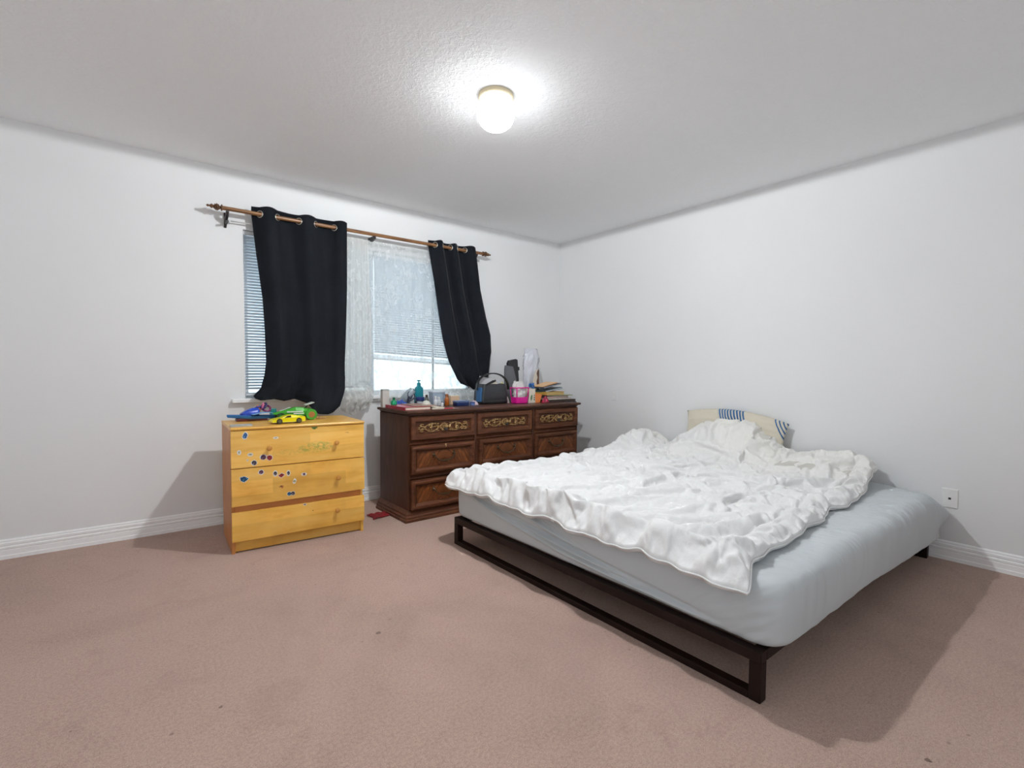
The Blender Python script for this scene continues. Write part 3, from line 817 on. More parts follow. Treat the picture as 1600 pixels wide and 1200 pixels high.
def under_duvet(X, Y):
    """height of whatever the duvet lies on: mattress, foot edge, pillows"""
    def bump(cx_, cy_, sx, sy, h, p):
        return h*np.exp(-(np.abs((X-cx_)/sx)**p+np.abs((Y-cy_)/sy)**p))
    B = bump(3.62, 1.88, 0.30, 0.36, 0.272, 2.6)+bump(3.52, 1.18, 0.26, 0.27, 0.115, 2.4)+bump(3.42, 2.62, 0.28, 0.16, 0.135, 2.2)+bump(3.05, 2.45, 0.3, 0.25, 0.03, 2.0)
    over = np.clip((MX0+0.045-X)/0.11, 0, 1)
    return MZ1+0.004+B-0.055*over**1.5
def settle(P0, nu, nv):
    """let an over-long cloth settle on the bed inside its outline, so that it buckles into folds"""
    cl = obj('settling_cloth', MB().grid(P0), M_DUVET)
    gx, gy = np.meshgrid(np.linspace(1.40, 3.73, 90), np.linspace(0.6, 2.8, 90), indexing='ij')
    co = obj('settling_bed', MB().grid(np.stack([gx, gy, under_duvet(gx, gy)+0.004], -1)), M_DUVET)
    co.modifiers.new('c', 'COLLISION'); co.collision.thickness_outer = 0.008; co.collision.cloth_friction = 8
    vg = cl.vertex_groups.new(name='hem')
    vg.add([i*nv+j for i in range(nu) for j in range(nv) if i in (0, nu-1) or j in (0, nv-1)], 1.0, 'REPLACE')
    m = cl.modifiers.new('cloth', 'CLOTH'); st = m.settings
    st.quality = 6; st.mass = 0.25; st.air_damping = 2
    st.tension_stiffness = 25; st.compression_stiffness = 25; st.shear_stiffness = 12; st.bending_stiffness = 6.0
    st.tension_damping = 10; st.compression_damping = 10; st.shear_damping = 8; st.bending_damping = 1
    st.shrink_min = -0.11; st.vertex_group_mass = 'hem'; st.pin_stiffness = 1
    m.collision_settings.distance_min = 0.006; m.collision_settings.collision_quality = 2
    m.point_cache.frame_start = 1; m.point_cache.frame_end = 45
    f0 = SC.frame_current
    for f in range(1, 41): SC.frame_set(f)
    dg = bpy.context.evaluated_depsgraph_get(); me = bpy.data.meshes.new_from_object(cl.evaluated_get(dg))
    c = np.empty(len(me.vertices)*3); me.vertices.foreach_get('co', c)
    SC.frame_set(f0)
    for o in (cl, co): bpy.data.objects.remove(o, do_unlink=True)
    bpy.data.meshes.remove(me)
    P = c.reshape(nu, nv, 3)
    if not np.isfinite(P).all() or np.abs(P-P0).max() > 0.35: return P0
    return P
def upsample(P, k):
    """smooth 2-D resampling (Catmull-Rom along both directions)"""
    def up(A):
        n = A.shape[0]; t = np.linspace(0, n-1, (n-1)*k+1); i = np.clip(np.floor(t).astype(int), 0, n-2); f = (t-i)[:, None, None]
        a, b, c, d = A[np.clip(i-1, 0, n-1)], A[i], A[i+1], A[np.clip(i+2, 0, n-1)]
        return 0.5*((2*b)+(-a+c)*f+(2*a-5*b+4*c-d)*f**2+(-a+3*b-3*c+d)*f**3)
    return up(up(P).transpose(1, 0, 2)).transpose(1, 0, 2)
def duvet():
    e1, e2, e3, e4, e5 = [Noise2(k) for k in (101, 102, 103, 104, 105)]
    n0 = 130
    U = np.linspace(0, 1, n0)[:, None]; V = np.linspace(0, 1, n0)[None, :]
    XF = 1.560+0.022*e1(V*9, 0*V+3)+0.014*e2(V*20, 0*V)
    X = XF+(3.665-XF)*U+0*V
    yn = np.interp(X, [a for a, b in DNEAR], [b for a, b in DNEAR])+0.004*np.sin(X*31)
    yf = 2.640+0.02*np.sin(X*7+1)
    Y = yn+(yf-yn)*V
    Z = under_duvet(X, Y)+0.034+0.014*e3(X*2.2+3.2*Y+.6*e1(X*2, Y*2), Y*2.4-1.2*X)+0.008*e2(X*8, Y*5)+0.003*e4(U*7, V*7)*(np.minimum(np.minimum(U, 1-U), np.minimum(V, 1-V)) < 0.001)
    P = settle(np.stack([X, Y, Z], -1), n0, n0)
    P = upsample(P, 3)
    nu = nv = P.shape[0]
    U = np.linspace(0, 1, nu)[:, None]; V = np.linspace(0, 1, nv)[None, :]
    X, Y, Z = P[..., 0], P[..., 1], P[..., 2]
    du, dv = U*2.09+0*V, V*1.78+0*U
    de = np.minimum(np.minimum(du, 2.09-du), np.minimum(dv, 1.78-dv))
    puff = np.clip(1-np.exp(-de/0.028), 0, 1)
    # small creases riding on the folds
    wx = X+0.03*e2(X*6, Y*6); wy = Y+0.03*e1(X*6+4, Y*6)
    n2 = e4(wx*7-2*wy, wy*9+1.5*wx); n3 = e5(wx*17+6*wy, wy*15-5*wx)
    W = 0.004*np.abs(n2)**0.8-0.0035*np.exp(-np.abs(n2)/0.08)+0.0018*np.abs(n3)-0.0014*np.exp(-np.abs(n3)/0.12)
    W = W*(0.6+0.7*sstep(-0.3, 0.4, e3(X*1.6, Y*1.6)))
    seam = 0
    for c in np.arange(1, 6)/6.0:
        seam = seam-0.011*np.exp(-((V+0.015*np.sin(U*9+c*20)-c)/0.0055)**2)-0.009*np.exp(-((U+0.012*np.sin(V*11+c*13)-c)/0.0050)**2)
    W = W+seam*(0.15+0.85*sstep(0.60, 0.85, U+0*V))
    # hem channel along the near edge with gathers across it
    W = W-0.016*np.exp(-((dv-0.105)/0.009)**2)+np.exp(-((dv-0.050)/0.040)**2)*(0.016+0.0030*np.sin(X*95+3*np.sin(X*13))+0.003*e5(X*34, Y*5))
    W = W+np.exp(-((du-0.05)/0.05)**2)*(0.012+0.006*np.abs(e5(Y*13, X*2)))
    W = W*(0.15+0.85*np.clip(de/0.04, 0, 1))+0.018*puff-0.004
    top = Z+W
    bot = np.minimum(top-0.008, np.maximum(under_duvet(X, Y)+0.004, Z-0.030-0.02*puff))
    m = MB()
    T = np.stack([np.minimum(X, XW-0.03), Y, top], -1); Bt = np.stack([np.minimum(X, XW-0.03), Y, bot], -1)
    base = np.array((2.55, 1.70, MZ1))
    m.grid(T-base)
    m.grid((Bt-base))
    k = nu*nv
    def bridge(a):
        for p, q in zip(a[:-1], a[1:]):
            m.f.append((p, q, q+k, p+k)); m.mi.append(0)
    bridge([j for j in range(nv)]); bridge([(nu-1)*nv+j for j in range(nv)][::-1])
    bridge([i*nv for i in range(nu)][::-1]); bridge([i*nv+nv-1 for i in range(nu)])
    o = obj('duvet', m, M_DUVET, None, smooth=True, loc=tuple(base))
    tag(o, 'crumpled ivory quilted duvet spread over the bed and pillows', 'duvet')
    # piping round the hem
    Tm = (T+Bt)/2-base
    loop = [Tm[i, 0]+(0, -0.003, 0) for i in range(nu-1, -1, -2)]+[Tm[0, j]+(-0.003, 0, 0) for j in range(0, nv, 2)]
    obj('piping', MB().tube([tuple(p) for p in loop], 0.0035, 6), M_DUVET, o, smooth=True)
    return o
duvet()

# ------------------------------------------------------------------ yellow birch dresser
def _planks(self, c):
    """edge-glued boards of slightly different tone"""
    s_ = self.n('ShaderNodeSeparateXYZ'); self.l(self.coord(), s_.inputs[0])
    cb = self.n('ShaderNodeCombineXYZ'); self.l(s_.outputs[0], cb.inputs[0]); self.l(s_.outputs[2], cb.inputs[1])
    br = self.n('ShaderNodeTexBrick'); self.l(cb.outputs[0], br.inputs['Vector'])
    br.inputs['Scale'].default_value = 1.0; br.inputs['Brick Width'].default_value = 0.43; br.inputs['Row Height'].default_value = 0.085
    br.inputs['Mortar Size'].default_value = 0.0; br.inputs['Color1'].default_value = (0.80, 0.78, 0.72, 1); br.inputs['Color2'].default_value = (1.06, 1.06, 1.10, 1)
    return self.mix(0.75, c, br.outputs['Color'], 'MULTIPLY')
NT.planks = _planks
def m_birch():
    n = NT('varnished_birch_veneer'); v = n.coord((1.0, 1, 6))
    f = n.noise(v, 3.2, 5, 0.6, 0.4)
    c = n.ramp(f, [(0.25, rgb(230, 166, 62)), (0.5, rgb(248, 194, 94)), (0.8, rgb(253, 210, 122))])
    bl = n.noise(n.coord((1, 1, 1)), 7, 3)
    c = n.mix(n.ramp(bl, [(0.40, (0, 0, 0, 1)), (0.75, (0.35, 0.35, 0.35, 1))]), c, rgb(200, 140, 60))
    c = n.planks(c)
    n.base(c); n.set(Roughness=0.30); n.p.inputs['Specular IOR Level'].default_value = 0.45
    return n.m
def m_birch_scribbled():
    """drawer front with a green crayon scribble"""
    n = NT('birch_veneer_with_green_crayon'); v = n.coord((1.0, 1, 6))
    f = n.noise(v, 3.2, 5, 0.6, 0.4)
    c = n.ramp(f, [(0.25, rgb(230, 166, 62)), (0.5, rgb(248, 194, 94)), (0.8, rgb(253, 210, 122))])
    c = n.planks(c)
    vo = n.coord((1, 0, 1)); sep = n.n('ShaderNodeSeparateXYZ'); n.l(vo, sep.inputs[0])
    dx = n.math('DIVIDE', n.math('SUBTRACT', sep.outputs[0], 0.465), 0.11); dz = n.math('DIVIDE', n.math('SUBTRACT', sep.outputs[2], 0.592), 0.036)
    d = n.math('ADD', n.math('POWER', n.math('ABSOLUTE', dx), 2.0), n.math('POWER', n.math('ABSOLUTE', dz), 2.0))
    reg = n.math('SUBTRACT', 1.0, d, clamp=True)
    sc = n.noise(n.coord((1, 1, 1.6), rot=(0, 0.7, 0)), 30, 4, 0.7, 1.5)
    msk = n.math('MULTIPLY', n.math('POWER', reg, 0.6), n.ramp_f(sc, 0.44, 0.60))
    c = n.mix(n.math('MULTIPLY', msk, 0.75), c, rgb(112, 148, 60))
    dx2 = n.math('DIVIDE', n.math('SUBTRACT', sep.outputs[0], 0.30), 0.14); dz2 = n.math('DIVIDE', n.math('SUBTRACT', sep.outputs[2], 0.570), 0.03)
    d2 = n.math('ADD', n.math('POWER', n.math('ABSOLUTE', dx2), 2.0), n.math('POWER', n.math('ABSOLUTE', dz2), 2.0))
    m2 = n.math('MULTIPLY', n.math('SUBTRACT', 1.0, d2, clamp=True), n.ramp_f(sc, 0.46, 0.62))
    c = n.mix(n.math('MULTIPLY', m2, 0.35), c, rgb(150, 150, 70))
    n.base(c); n.set(Roughness=0.30)
    return n.m
def _rf(self, fac, a, b):
    return self.math('DIVIDE', self.math('SUBTRACT', fac, a), b-a, clamp=True)
NT.ramp_f = _rf
M_BIRCH, M_BIRCH2 = m_birch(), m_birch_scribbled()
M_BIRCH_SIDE = plain('reddish_birch_edge', rgb(196, 128, 66), 0.4, var=0.12, scale=8)
M_KNOBW = plain('turned_wooden_knob', rgb(196, 136, 62), 0.35)
YD = (0.4828, 3.2026); YA = -0.0514
yd = thing('chest_of_drawers', 'yellow birch three-drawer chest covered with stickers, left of the window', 'dresser', (YD[0], YD[1], 0), YA)
w_, d_, h_ = 0.7676, 0.478, 0.738
# side boards with the notch for the skirting
for x in (0.0, w_-0.018):
    out = [(0.004, 0), (0.42, 0), (0.42, 0.0), (d_-0.02, 0.0), (d_-0.02, 0.12), (d_, 0.15), (d_, h_-0.018), (0.018, h_-0.018), (0.018, 0.070), (0.004, 0.070)]
    obj('side_board', MB().prism(out, x, x+0.018, 'x'), M_BIRCH_SIDE if x == 0 else M_BIRCH, yd, bev=0.001)
# legs' front feet end grain
obj('top_board', MB().prism([(-0.022, h_-0.016), (-0.026, h_-0.009), (-0.022, h_-0.001), (-0.016, h_), (d_, h_), (d_, h_-0.018), (-0.018, h_-0.018)], -0.001, w_+0.001, 'x'), M_BIRCH, yd, bev=0.0015)
obj('plinth_board', MB().box(0.018, 0.024, 0.006, w_-0.018, 0.040, 0.080), M_BIRCH, yd)
obj('back_board', MB().box(0.018, d_-0.012, 0.06, w_-0.018, d_-0.006, h_-0.018), M_BIRCH, yd)
obj('cross_rail', MB().box(0.018, 0.006, 0.225, w_-0.018, 0.024, 0.300), M_BIRCH_SIDE, yd)
obj('cross_rail', MB().box(0.018, 0.006, 0.485, w_-0.018, 0.024, 0.515), M_BIRCH_SIDE, yd)
def knob_mesh():
    return MB().lathe([(0.0075, 0), (0.0065, 0.008), (0.0080, 0.014), (0.0135, 0.019), (0.0150, 0.024), (0.0135, 0.029), (0.008, 0.032), (0.001, 0.033)], 18, (0, 0, 0), 'y')
drawers = []
for k, (z0, z1, dy, sl, mt) in enumerate(((0.502, 0.718, 0.0, 0.0, M_BIRCH2), (0.281, 0.497, -0.005, 0.006, M_BIRCH), (0.073, 0.244, 0.002, 0.004, M_BIRCH))):
    out = [(0.0, z0), (w_, z0+sl), (w_, z1), (0.0, z1)]
    dr = obj('drawer', MB().prism(out, -0.018+dy, 0.003+dy, 'y'), mt, yd, bev=0.0015)
    drawers.append((dr, -0.018+dy))
def ykn(di, x, z):
    dr, fy = drawers[di]
    m = knob_mesh()
    obj('knob', m, M_KNOBW, dr, smooth='auto', loc=(x, fy, z))
# lathe axis 'y' runs towards -y from the front
ykn(0, 0.196, 0.607); ykn(0, 0.585, 0.610); ykn(1, 0.594, 0.385); ykn(2, 0.588, 0.174)
M_HOLE = plain('bare_screw_hole', (0.03, 0.02, 0.012, 1), 0.8)
M_TORN = plain('chipped_veneer', rgb(176, 108, 60), 0.7, var=0.2, scale=80)
for di, x, z, r in ((1, 0.262, 0.372, 0.0035), (2, 0.443, 0.193, 0.0030)):
    obj('screw_hole', MB().lathe([(r, 0), (r, 0.0006)], 10, (0, 0, 0), 'y'), M_HOLE, drawers[di][0], loc=(x, drawers[di][1], z))
obj('chip', MB().prism([(-0.012, 0.004), (-0.004, 0.008), (0.010, 0.006), (0.012, -0.002), (0.004, -0.012), (-0.002, -0.004), (-0.010, -0.003)], 0, -0.0005, 'y'), M_TORN, drawers[1][0], loc=(0.262, drawers[1][1], 0.368))
obj('chip', MB().prism([(-0.014, 0.002), (-0.004, 0.004), (0.012, 0.003), (0.014, -0.001), (0.0, 0.001)], 0, -0.0005, 'y'), M_TORN, drawers[0][0], loc=(0.655, drawers[0][1], 0.667))
M_GREENTAPE = plain('green_paint_mark', rgb(84, 110, 44), 0.6)
obj('paint_mark', MB().prism([(-0.020, 0.008), (0.016, 0.008), (0.014, -0.002), (0.006, -0.001), (0.004, -0.008), (-0.010, -0.006), (-0.012, -0.001), (-0.019, 0.001)], 0, -0.0005, 'y'), M_GREENTAPE, drawers[0][0], loc=(0.458, drawers[0][1], 0.709))
M_STW = plain('sticker_white_border', (0.72, 0.72, 0.72, 1), 0.35, var=0.02)
def st_mat(c, c2, nm):
    n = NT(nm); v = n.coord()
    n.base(n.ramp(n.noise(v, 120, 2, 0.6), [(0.40, c), (0.58, c2)], 'CONSTANT')); n.set(Roughness=0.3); return n.m
def circ(r, n=14, sx=1, sz=1, a0=0.0, jag=0.0, seed=0):
    R = random.Random(seed)
    return [(r*sx*math.cos(a0+2*PI*k/n)*(1+jag*(R.random()-0.5)), r*sz*math.sin(a0+2*PI*k/n)*(1+jag*(R.random()-0.5))) for k in range(n)]
def sticker(di, x, z, border, inner, mat, nm='sticker'):
    m = MB(); m.prism(border, 0, -0.0004, 'y'); m.cur = 1
    m.prism(inner, -0.0004, -0.0007, 'y')
    obj(nm, m, [M_STW, mat], drawers[di][0], loc=(x, drawers[di][1], z))
blue = st_mat(rgb(35, 85, 135), rgb(120, 170, 210), 'sticker_blue')
red = st_mat(rgb(130, 30, 35), rgb(190, 60, 50), 'sticker_red')
pur = st_mat(rgb(80, 45, 70), rgb(170, 120, 140), 'sticker_plum')
dk = st_mat(rgb(50, 40, 55), rgb(160, 150, 150), 'sticker_dark')
gr = st_mat(rgb(160, 150, 110), rgb(190, 185, 160), 'sticker_pale')
tea = st_mat(rgb(20, 60, 95), rgb(60, 150, 190), 'sticker_teal')
def shield(s): return [(-0.9*s, -0.5*s), (-0.4*s, -1.2*s), (0.5*s, -1.0*s), (1.0*s, 0.3*s), (0.7*s, 1.0*s), (0.1*s, 1.5*s), (-0.6*s, 0.6*s)]
sticker(0, 0.072, 0.688, shield(0.0175), shield(0.0135), blue)
sticker(0, 0.041, 0.594, circ(0.013, 10, 0.85, 1.1), circ(0.008, 8, 0.6, 1.0), gr)
sticker(0, 0.098, 0.577, circ(0.015, 10, 1.0, 0.7), circ(0.010, 8, 1, .6), gr)
sticker(0, 0.083, 0.545, circ(0.006, 8), circ(0.004, 6), gr)
sticker(0, 0.118, 0.527, circ(0.0165, 12, jag=.2, seed=3), circ(0.0135, 10, jag=.2, seed=4), dk)
sticker(0, 0.166, 0.555, circ(0.0185, 12, 1.05, .9, jag=.3, seed=5), circ(0.015, 10, jag=.35, seed=6), pur)
sticker(0, 0.200, 0.549, circ(0.018, 12, jag=.2, seed=7), circ(0.0155, 12, jag=.25, seed=8), red)
sticker(0, 0.235, 0.665, circ(0.012, 10, 1.3, .6), circ(0.007, 8, 1.2, .5), gr)
def gem(s): return [(-1.3*s, 0.6*s), (0.0, 0.9*s), (1.4*s, 0.1*s), (1.0*s, -0.5*s), (-0.1*s, -1.2*s), (-1.1*s, -0.5*s)]
sticker(1, 0.064, 0.439, gem(0.0185), gem(0.016), tea)
sticker(1, 0.153, 0.469, circ(0.016, 12, jag=.2, seed=9), circ(0.012, 10, jag=.3, seed=10), pur)
sticker(1, 0.229, 0.452, circ(0.0165, 10, .8, 1.15), circ(0.013, 9, .75, .95), dk)
sticker(1, 0.263, 0.437, [(-0.022, 0), (0, 0.016), (0.022, 0.002), (-0.002, -0.017)], [(-0.018, 0), (0, 0.013), (0.018, 0.002), (-0.002, -0.014)], red)
sticker(1, 0.302, 0.446, circ(0.0165, 10, .7, 1.15, .4), circ(0.012, 9, .65, 1.0, .4), dk)
sticker(1, 0.391, 0.429, circ(0.014, 10, 1.2, .75), circ(0.009, 9, .9, .9), pur)
sticker(1, 0.335, 0.392, shield(0.0125), circ(0.009, 9, 1, .9), gr)
sticker(1, 0.305, 0.319, circ(0.0135, 12), circ(0.011, 12), tea)
sticker(1, 0.326, 0.319, circ(0.0135, 12), circ(0.0115, 12), dk)
sticker(2, 0.395, 0.262-0.024, circ(0.009, 10, 1.2, .7), circ(0.006, 9, 1.2, .6), pur)

# ------------------------------------------------------------------ mahogany dresser
def m_mahog(name, a, b, c, sc=(1, 1, 7), scale=4.0):
    n = NT(name); v = n.coord(sc)
    f = n.noise(v, scale, 5, 0.65, 0.8)
    n.base(n.ramp(f, [(0.25, a), (0.5, b), (0.75, c)]))
    n.set(Roughness=0.40); n.p.inputs['Specular IOR Level'].default_value = 0.25
    n.p.inputs['Coat Weight'].default_value = 0.0
    n.bump(f, 0.05, 0.002); return n.m
M_MAH = m_mahog('dark_walnut_frame', (0.026, 0.009, 0.005, 1), (0.070, 0.025, 0.013, 1), (0.12, 0.045, 0.022, 1), (6, 6, 1))
M_MAHH = m_mahog('dark_walnut_frame_horizontal', (0.034, 0.011, 0.005, 1), (0.10, 0.034, 0.015, 1), (0.17, 0.062, 0.027, 1), (1, 6, 8))
M_MAHTOP = m_mahog('dark_walnut_top', (0.030, 0.013, 0.009, 1), (0.075, 0.032, 0.020, 1), (0.13, 0.055, 0.032, 1), (1, 8, 8))
def m_crotch():
    n = NT('flame_walnut_panel'); v = n.coord((1, 1, 1))
    sep = n.n('ShaderNodeSeparateXYZ'); n.l(v, sep.inputs[0])
    ax = n.math('ABSOLUTE', sep.outputs[0])
    u = n.math('ADD', n.math('MULTIPLY', n.math('POWER', ax, 1.4), 2.2), n.math('MULTIPLY', sep.outputs[2], 0.9))
    cb = n.n('ShaderNodeCombineXYZ'); n.l(u, cb.inputs[0]); n.l(n.math('MULTIPLY', ax, 0.5), cb.inputs[1])
    f = n.noise(cb.outputs[0], 12, 6, 0.65, 2.2)
    n.base(n.ramp(f, [(0.30, (0.035, 0.010, 0.004, 1)), (0.5, (0.15, 0.046, 0.014, 1)), (0.72, (0.34, 0.12, 0.032, 1))]))
    n.set(Roughness=0.28); n.p.inputs['Coat Weight'].default_value = 0.2
    return n.m
M_CROTCH = m_crotch()
M_RAW = plain('bare_orange_wood', rgb(150, 92, 44), 0.6, var=0.15)
M_CARVE = None
def m_carve():
    n = NT('gilded_carving'); v = n.coord()
    n.base(n.ramp(n.noise(v, 60, 3), [(0.35, rgb(96, 66, 36)), (0.55, rgb(160, 124, 74)), (0.75, rgb(214, 186, 134))]))
    n.set(Roughness=0.38); n.p.inputs['Metallic'].default_value = 0.15; return n.m
M_CARVE = m_carve()
M_BRONZE = plain('antique_bronze', rgb(74, 56, 36), 0.22, 0.35, var=0.3, scale=60)
M_DKIN = plain('dark_recess_wood', (0.012, 0.005, 0.003, 1), 0.5)
md = thing('triple_dresser', 'wide dark walnut dresser with carved top drawers and bronze handles', 'dresser', (1.5371, 3.1269, 0), 0.0128)
W2, D2, H2 = 1.759, 0.500, 0.788
# plinth: stepped moulding on front and left and right
prof = [(0.0, 0.0), (0.0, 0.018), (0.006, 0.022), (0.006, 0.036), (0.015, 0.045), (0.015, 0.055), (0.028, 0.070), (0.034, 0.078)]
loops = []
for ins, z in prof:
    loops.append([(ins, ins, z), (W2-ins, ins, z), (W2-ins, D2, z), (ins, D2, z)])
obj('plinth', MB().rings(loops), M_MAHH, md, bev=0.001)
obj('carcass', MB().box(0.036, 0.036, 0.070, W2-0.020, D2-0.004, 0.752), M_MAH, md, bev=0.001)
prof = [(0.034, 0.748), (0.030, 0.752), (0.022, 0.757), (0.022, 0.764), (0.006, 0.768), (0.0, 0.773), (0.0, 0.785), (0.004, 0.788)]
loops = [[(0.016+i*1.0, i-0.002, z), (W2+0.004-i, i-0.002, z), (W2+0.004-i, D2+0.004, z), (0.016+i, D2+0.004, z)] for i, z in prof]
obj('top', MB().rings(loops), M_MAHTOP, md, bev=0.0008)
# front stiles and rails between the drawers
fy = 0.036
for x0, x1 in ((0.036, 0.048), (0.590, 0.618), (1.186, 1.216), (1.735, 1.740)):
    obj('stile', MB().prism([(x0, fy-0.006), (x0+0.003, fy-0.014), ((x0+x1)/2, fy-0.010), (x1-0.003, fy-0.014), (x1, fy-0.006), (x1, fy), (x0, fy)], 0.078, 0.750, 'z'), M_MAH, md)
obj('trim_strip', MB().box(1.176, fy-0.010, 0.580, 1.190, fy+0.002, 0.744), M_RAW, md, bev=0.002)
for z0, z1 in ((0.296, 0.333), (0.540, 0.575)):
    obj('rail', MB().prism([(fy-0.004, z0), (fy-0.010, z0+0.008), (fy-0.005, (z0+z1)/2), (fy-0.010, z1-0.008), (fy-0.004, z1), (fy+0.002, z1), (fy+0.002, z0)], 0.048, 1.735, 'x'), M_MAHH, md)
def framed(x0, z0, x1, z1, prof, y):
    """rectangular moulding: prof = (inset, forward) from the outer edge inwards"""
    L = []
    for i, f_ in prof:
        L.append([(x0+i, y-f_, z0+i), (x1-i, y-f_, z0+i), (x1-i, y-f_, z1-i), (x0+i, y-f_, z1-i)])
    return MB().rings(L, capa=False, capb=True)
FR = [(0, 0), (0, 0.012), (0.004, 0.018), (0.010, 0.020), (0.014, 0.024), (0.026, 0.024), (0.030, 0.019), (0.040, 0.008), (0.044, 0.005), (0.044, 0.003)]
FC = [(0, 0), (0, 0.016), (0.004, 0.022), (0.030, 0.022), (0.034, 0.018), (0.038, 0.004), (0.040, 0.002)]
def handle(drw, cx, y, cz, seed):
    h = obj('handle', bail(), M_BRONZE, drw, smooth='auto', loc=(cx, y, cz))
def bail():
    m = MB()
    for s in (-1, 1):
        m.lathe([(0.011, 0), (0.012, 0.003), (0.008, 0.006), (0.006, 0.013), (0.0075, 0.017), (0.004, 0.021), (0.001, 0.022)], 12, (s*0.085, 0, 0.012), 'y')
        m.ball((s*0.085, -0.004, 0.027), 0.007, 8, 6, (0.8, 0.5, 1.5)); m.ball((s*0.092, -0.003, 0.002), 0.006, 8, 6, (0.8, 0.5, 1.4))
    pts = []; rr = []
    for k in range(25):
        t = -1+2*k/24
        x = 0.085*math.copysign(abs(t)**0.85, t); z = 0.010-0.042*(1-abs(t)**2.6)
        pts.append((x, -0.017-0.006*(1-t*t), z)); rr.append(0.0048+0.0050*math.exp(-(t/0.28)**2)+0.0012*math.exp(-((abs(t)-0.62)/0.08)**2))
    m.tube(pts, rr, 8)
    return m
def carving(w, h):
    m = MB(); y = -0.003
    def T(pts, r0, r1=None):
        n = len(pts); r1 = r1 if r1 is not None else r0
        m.tube([(a, y-0.002, b) for a, b in pts], [r0+(r1-r0)*i/(n-1) for i in range(n)], 6)
    # rosette
    for q in range(9):
        a = 2*PI*q/9; m.ball((0.026*math.cos(a), y-0.003, 0.026*math.sin(a)), 0.0115, 8, 6, (1, .7, 1))
    for q in range(6):
        a = 2*PI*q/6+.3; m.ball((0.011*math.cos(a), y-0.008, 0.011*math.sin(a)), 0.0065, 8, 6, (1, .8, 1))
    m.ball((0, y-0.011, 0), 0.006, 8, 6)
    for s in (-1, 1):
        # big heart-shaped scroll pair
        for v in (-1, 1):
            pts = []
            for k in range(15):
                t = k/14; pts.append((s*(0.045+0.115*t), v*(0.004+0.030*math.sin(PI*t)**0.9)))
            T(pts, 0.0055, 0.0045)
            pts = []
            for k in range(16):     # curl inside
                a = v*(-0.5+4.3*k/15); r = 0.017*(1-0.62*k/15)
                pts.append((s*(0.112+r*math.cos(a)), v*0.013+r*0.7*math.sin(a)))
            T(pts, 0.0045, 0.0068)
            pts = []
            for k in range(14):     # outer end curl
                a = 2.6-4.6*k/13; r = 0.015*(1-0.5*k/13)
                pts.append((s*(0.185+r*math.cos(a)), v*(0.021+r*0.8*math.sin(a))))
            T(pts, 0.0050, 0.0078)
            pts = [(s*(0.150+0.012*k), v*(0.008+0.0035*k*k/4)) for k in range(5)]; T(pts, 0.0045)
            m.ball((s*0.052, y-0.002, v*0.028), 0.008, 8, 6, (1.5, .6, .8)); m.ball((s*0.074, y-0.002, v*0.033), 0.006, 8, 6, (1.6, .6, .7))
            m.ball((s*0.205, y-0.002, v*0.006), 0.006, 8, 6, (1.4, .6, .7))
        m.ball((s*0.108, y-0.004, 0), 0.010, 8, 6, (1.5, .6, 1)); m.ball((s*0.160, y-0.003, 0), 0.006, 8, 6, (1.8, .6, .8))
        m.ball((s*0.048, y-0.004, 0), 0.010, 8, 6, (1.2, .6, 1.6))
    rr_ = random.Random(4)
    for k in range(46):      # small leaves filling the ground
        a_, b_ = rr_.uniform(-0.205, 0.205), rr_.uniform(-0.034, 0.034)
        if abs(a_) < 0.04: continue
        m.ball((a_, y-0.001, b_), 0.0055, 6, 5, (rr_.uniform(.8, 1.8), .5, rr_.uniform(.6, 1.1)))
    sx = w/0.44; sz = h/0.084
    m.v = [(a*sx, b, c*sz) for a, b, c in m.v]
    return m
cols = [(0.050, 0.588), (0.620, 1.170), (1.220, 1.733)]
rows = [(0.580, 0.742), (0.336, 0.537), (0.082, 0.293)]
KN = MB().lathe([(0.005, 0), (0.005, 0.012), (0.012, 0.018), (0.013, 0.024), (0.008, 0.029), (0.001, 0.030)], 14, (0, 0, 0), 'y')
for ci, (x0, x1) in enumerate(cols):
    for ri, (z0, z1) in enumerate(rows):
        if ci == 1 and ri > 0: x0_, x1_ = 0.640, 1.182
        else: x0_, x1_ = x0, x1
        pull = {(0, 1): 0.014, (0, 2): 0.010, (1, 1): 0.004, (0, 0): 0.004, (2, 0): 0.003}.get((ci, ri), 0.0)
        y = 0.030-pull
        pf = FC if ri == 0 else FR
        loops_mb = framed(x0_, z0, x1_, z1, [(0, -pull)]+pf, y)
        dr = obj('drawer', loops_mb, M_MAHH, md, bev=0)
        cx, cz = (x0_+x1_)/2, (z0+z1)/2
        if ri == 0:
            ww, hh = (x1_-x0_)-0.090, (z1-z0)-0.088
            obj('panel', MB().box(-ww/2, -0.0015, -hh/2, ww/2, 0.002, hh/2), M_DKIN if False else M_MAHH, dr, loc=(cx, y-0.003, cz))
            obj('carving', carving(ww-0.01, hh-0.002), M_CARVE, dr, smooth=True, loc=(cx, y-0.005, cz))
            obj('knob', KN, M_DKMETAL, dr, smooth=True, loc=(cx+0.002, y-0.012, cz-0.016))
        else:
            ww, hh = (x1_-x0_)-0.092, (z1-z0)-0.092
            obj('panel', MB().box(-ww/2, -0.002, -hh/2, ww/2, 0.002, hh/2), M_CROTCH, dr, loc=(cx, y-0.004, cz))
            handle(dr, cx-0.004, y-0.006, cz+0.012, ci)
        if (ci, ri) == (0, 1):
            obj('latch', MB().ball((0, -0.004, 0), 0.006, 10, 6, (1.2, .6, .8)).ball((0.004, -0.002, -0.012), 0.005, 10, 6, (1, .6, .8)), plain('pale_brass', rgb(220, 190, 140), 0.3, 0.6), dr, smooth=True, loc=(cx, y-0.022, z1-0.004))

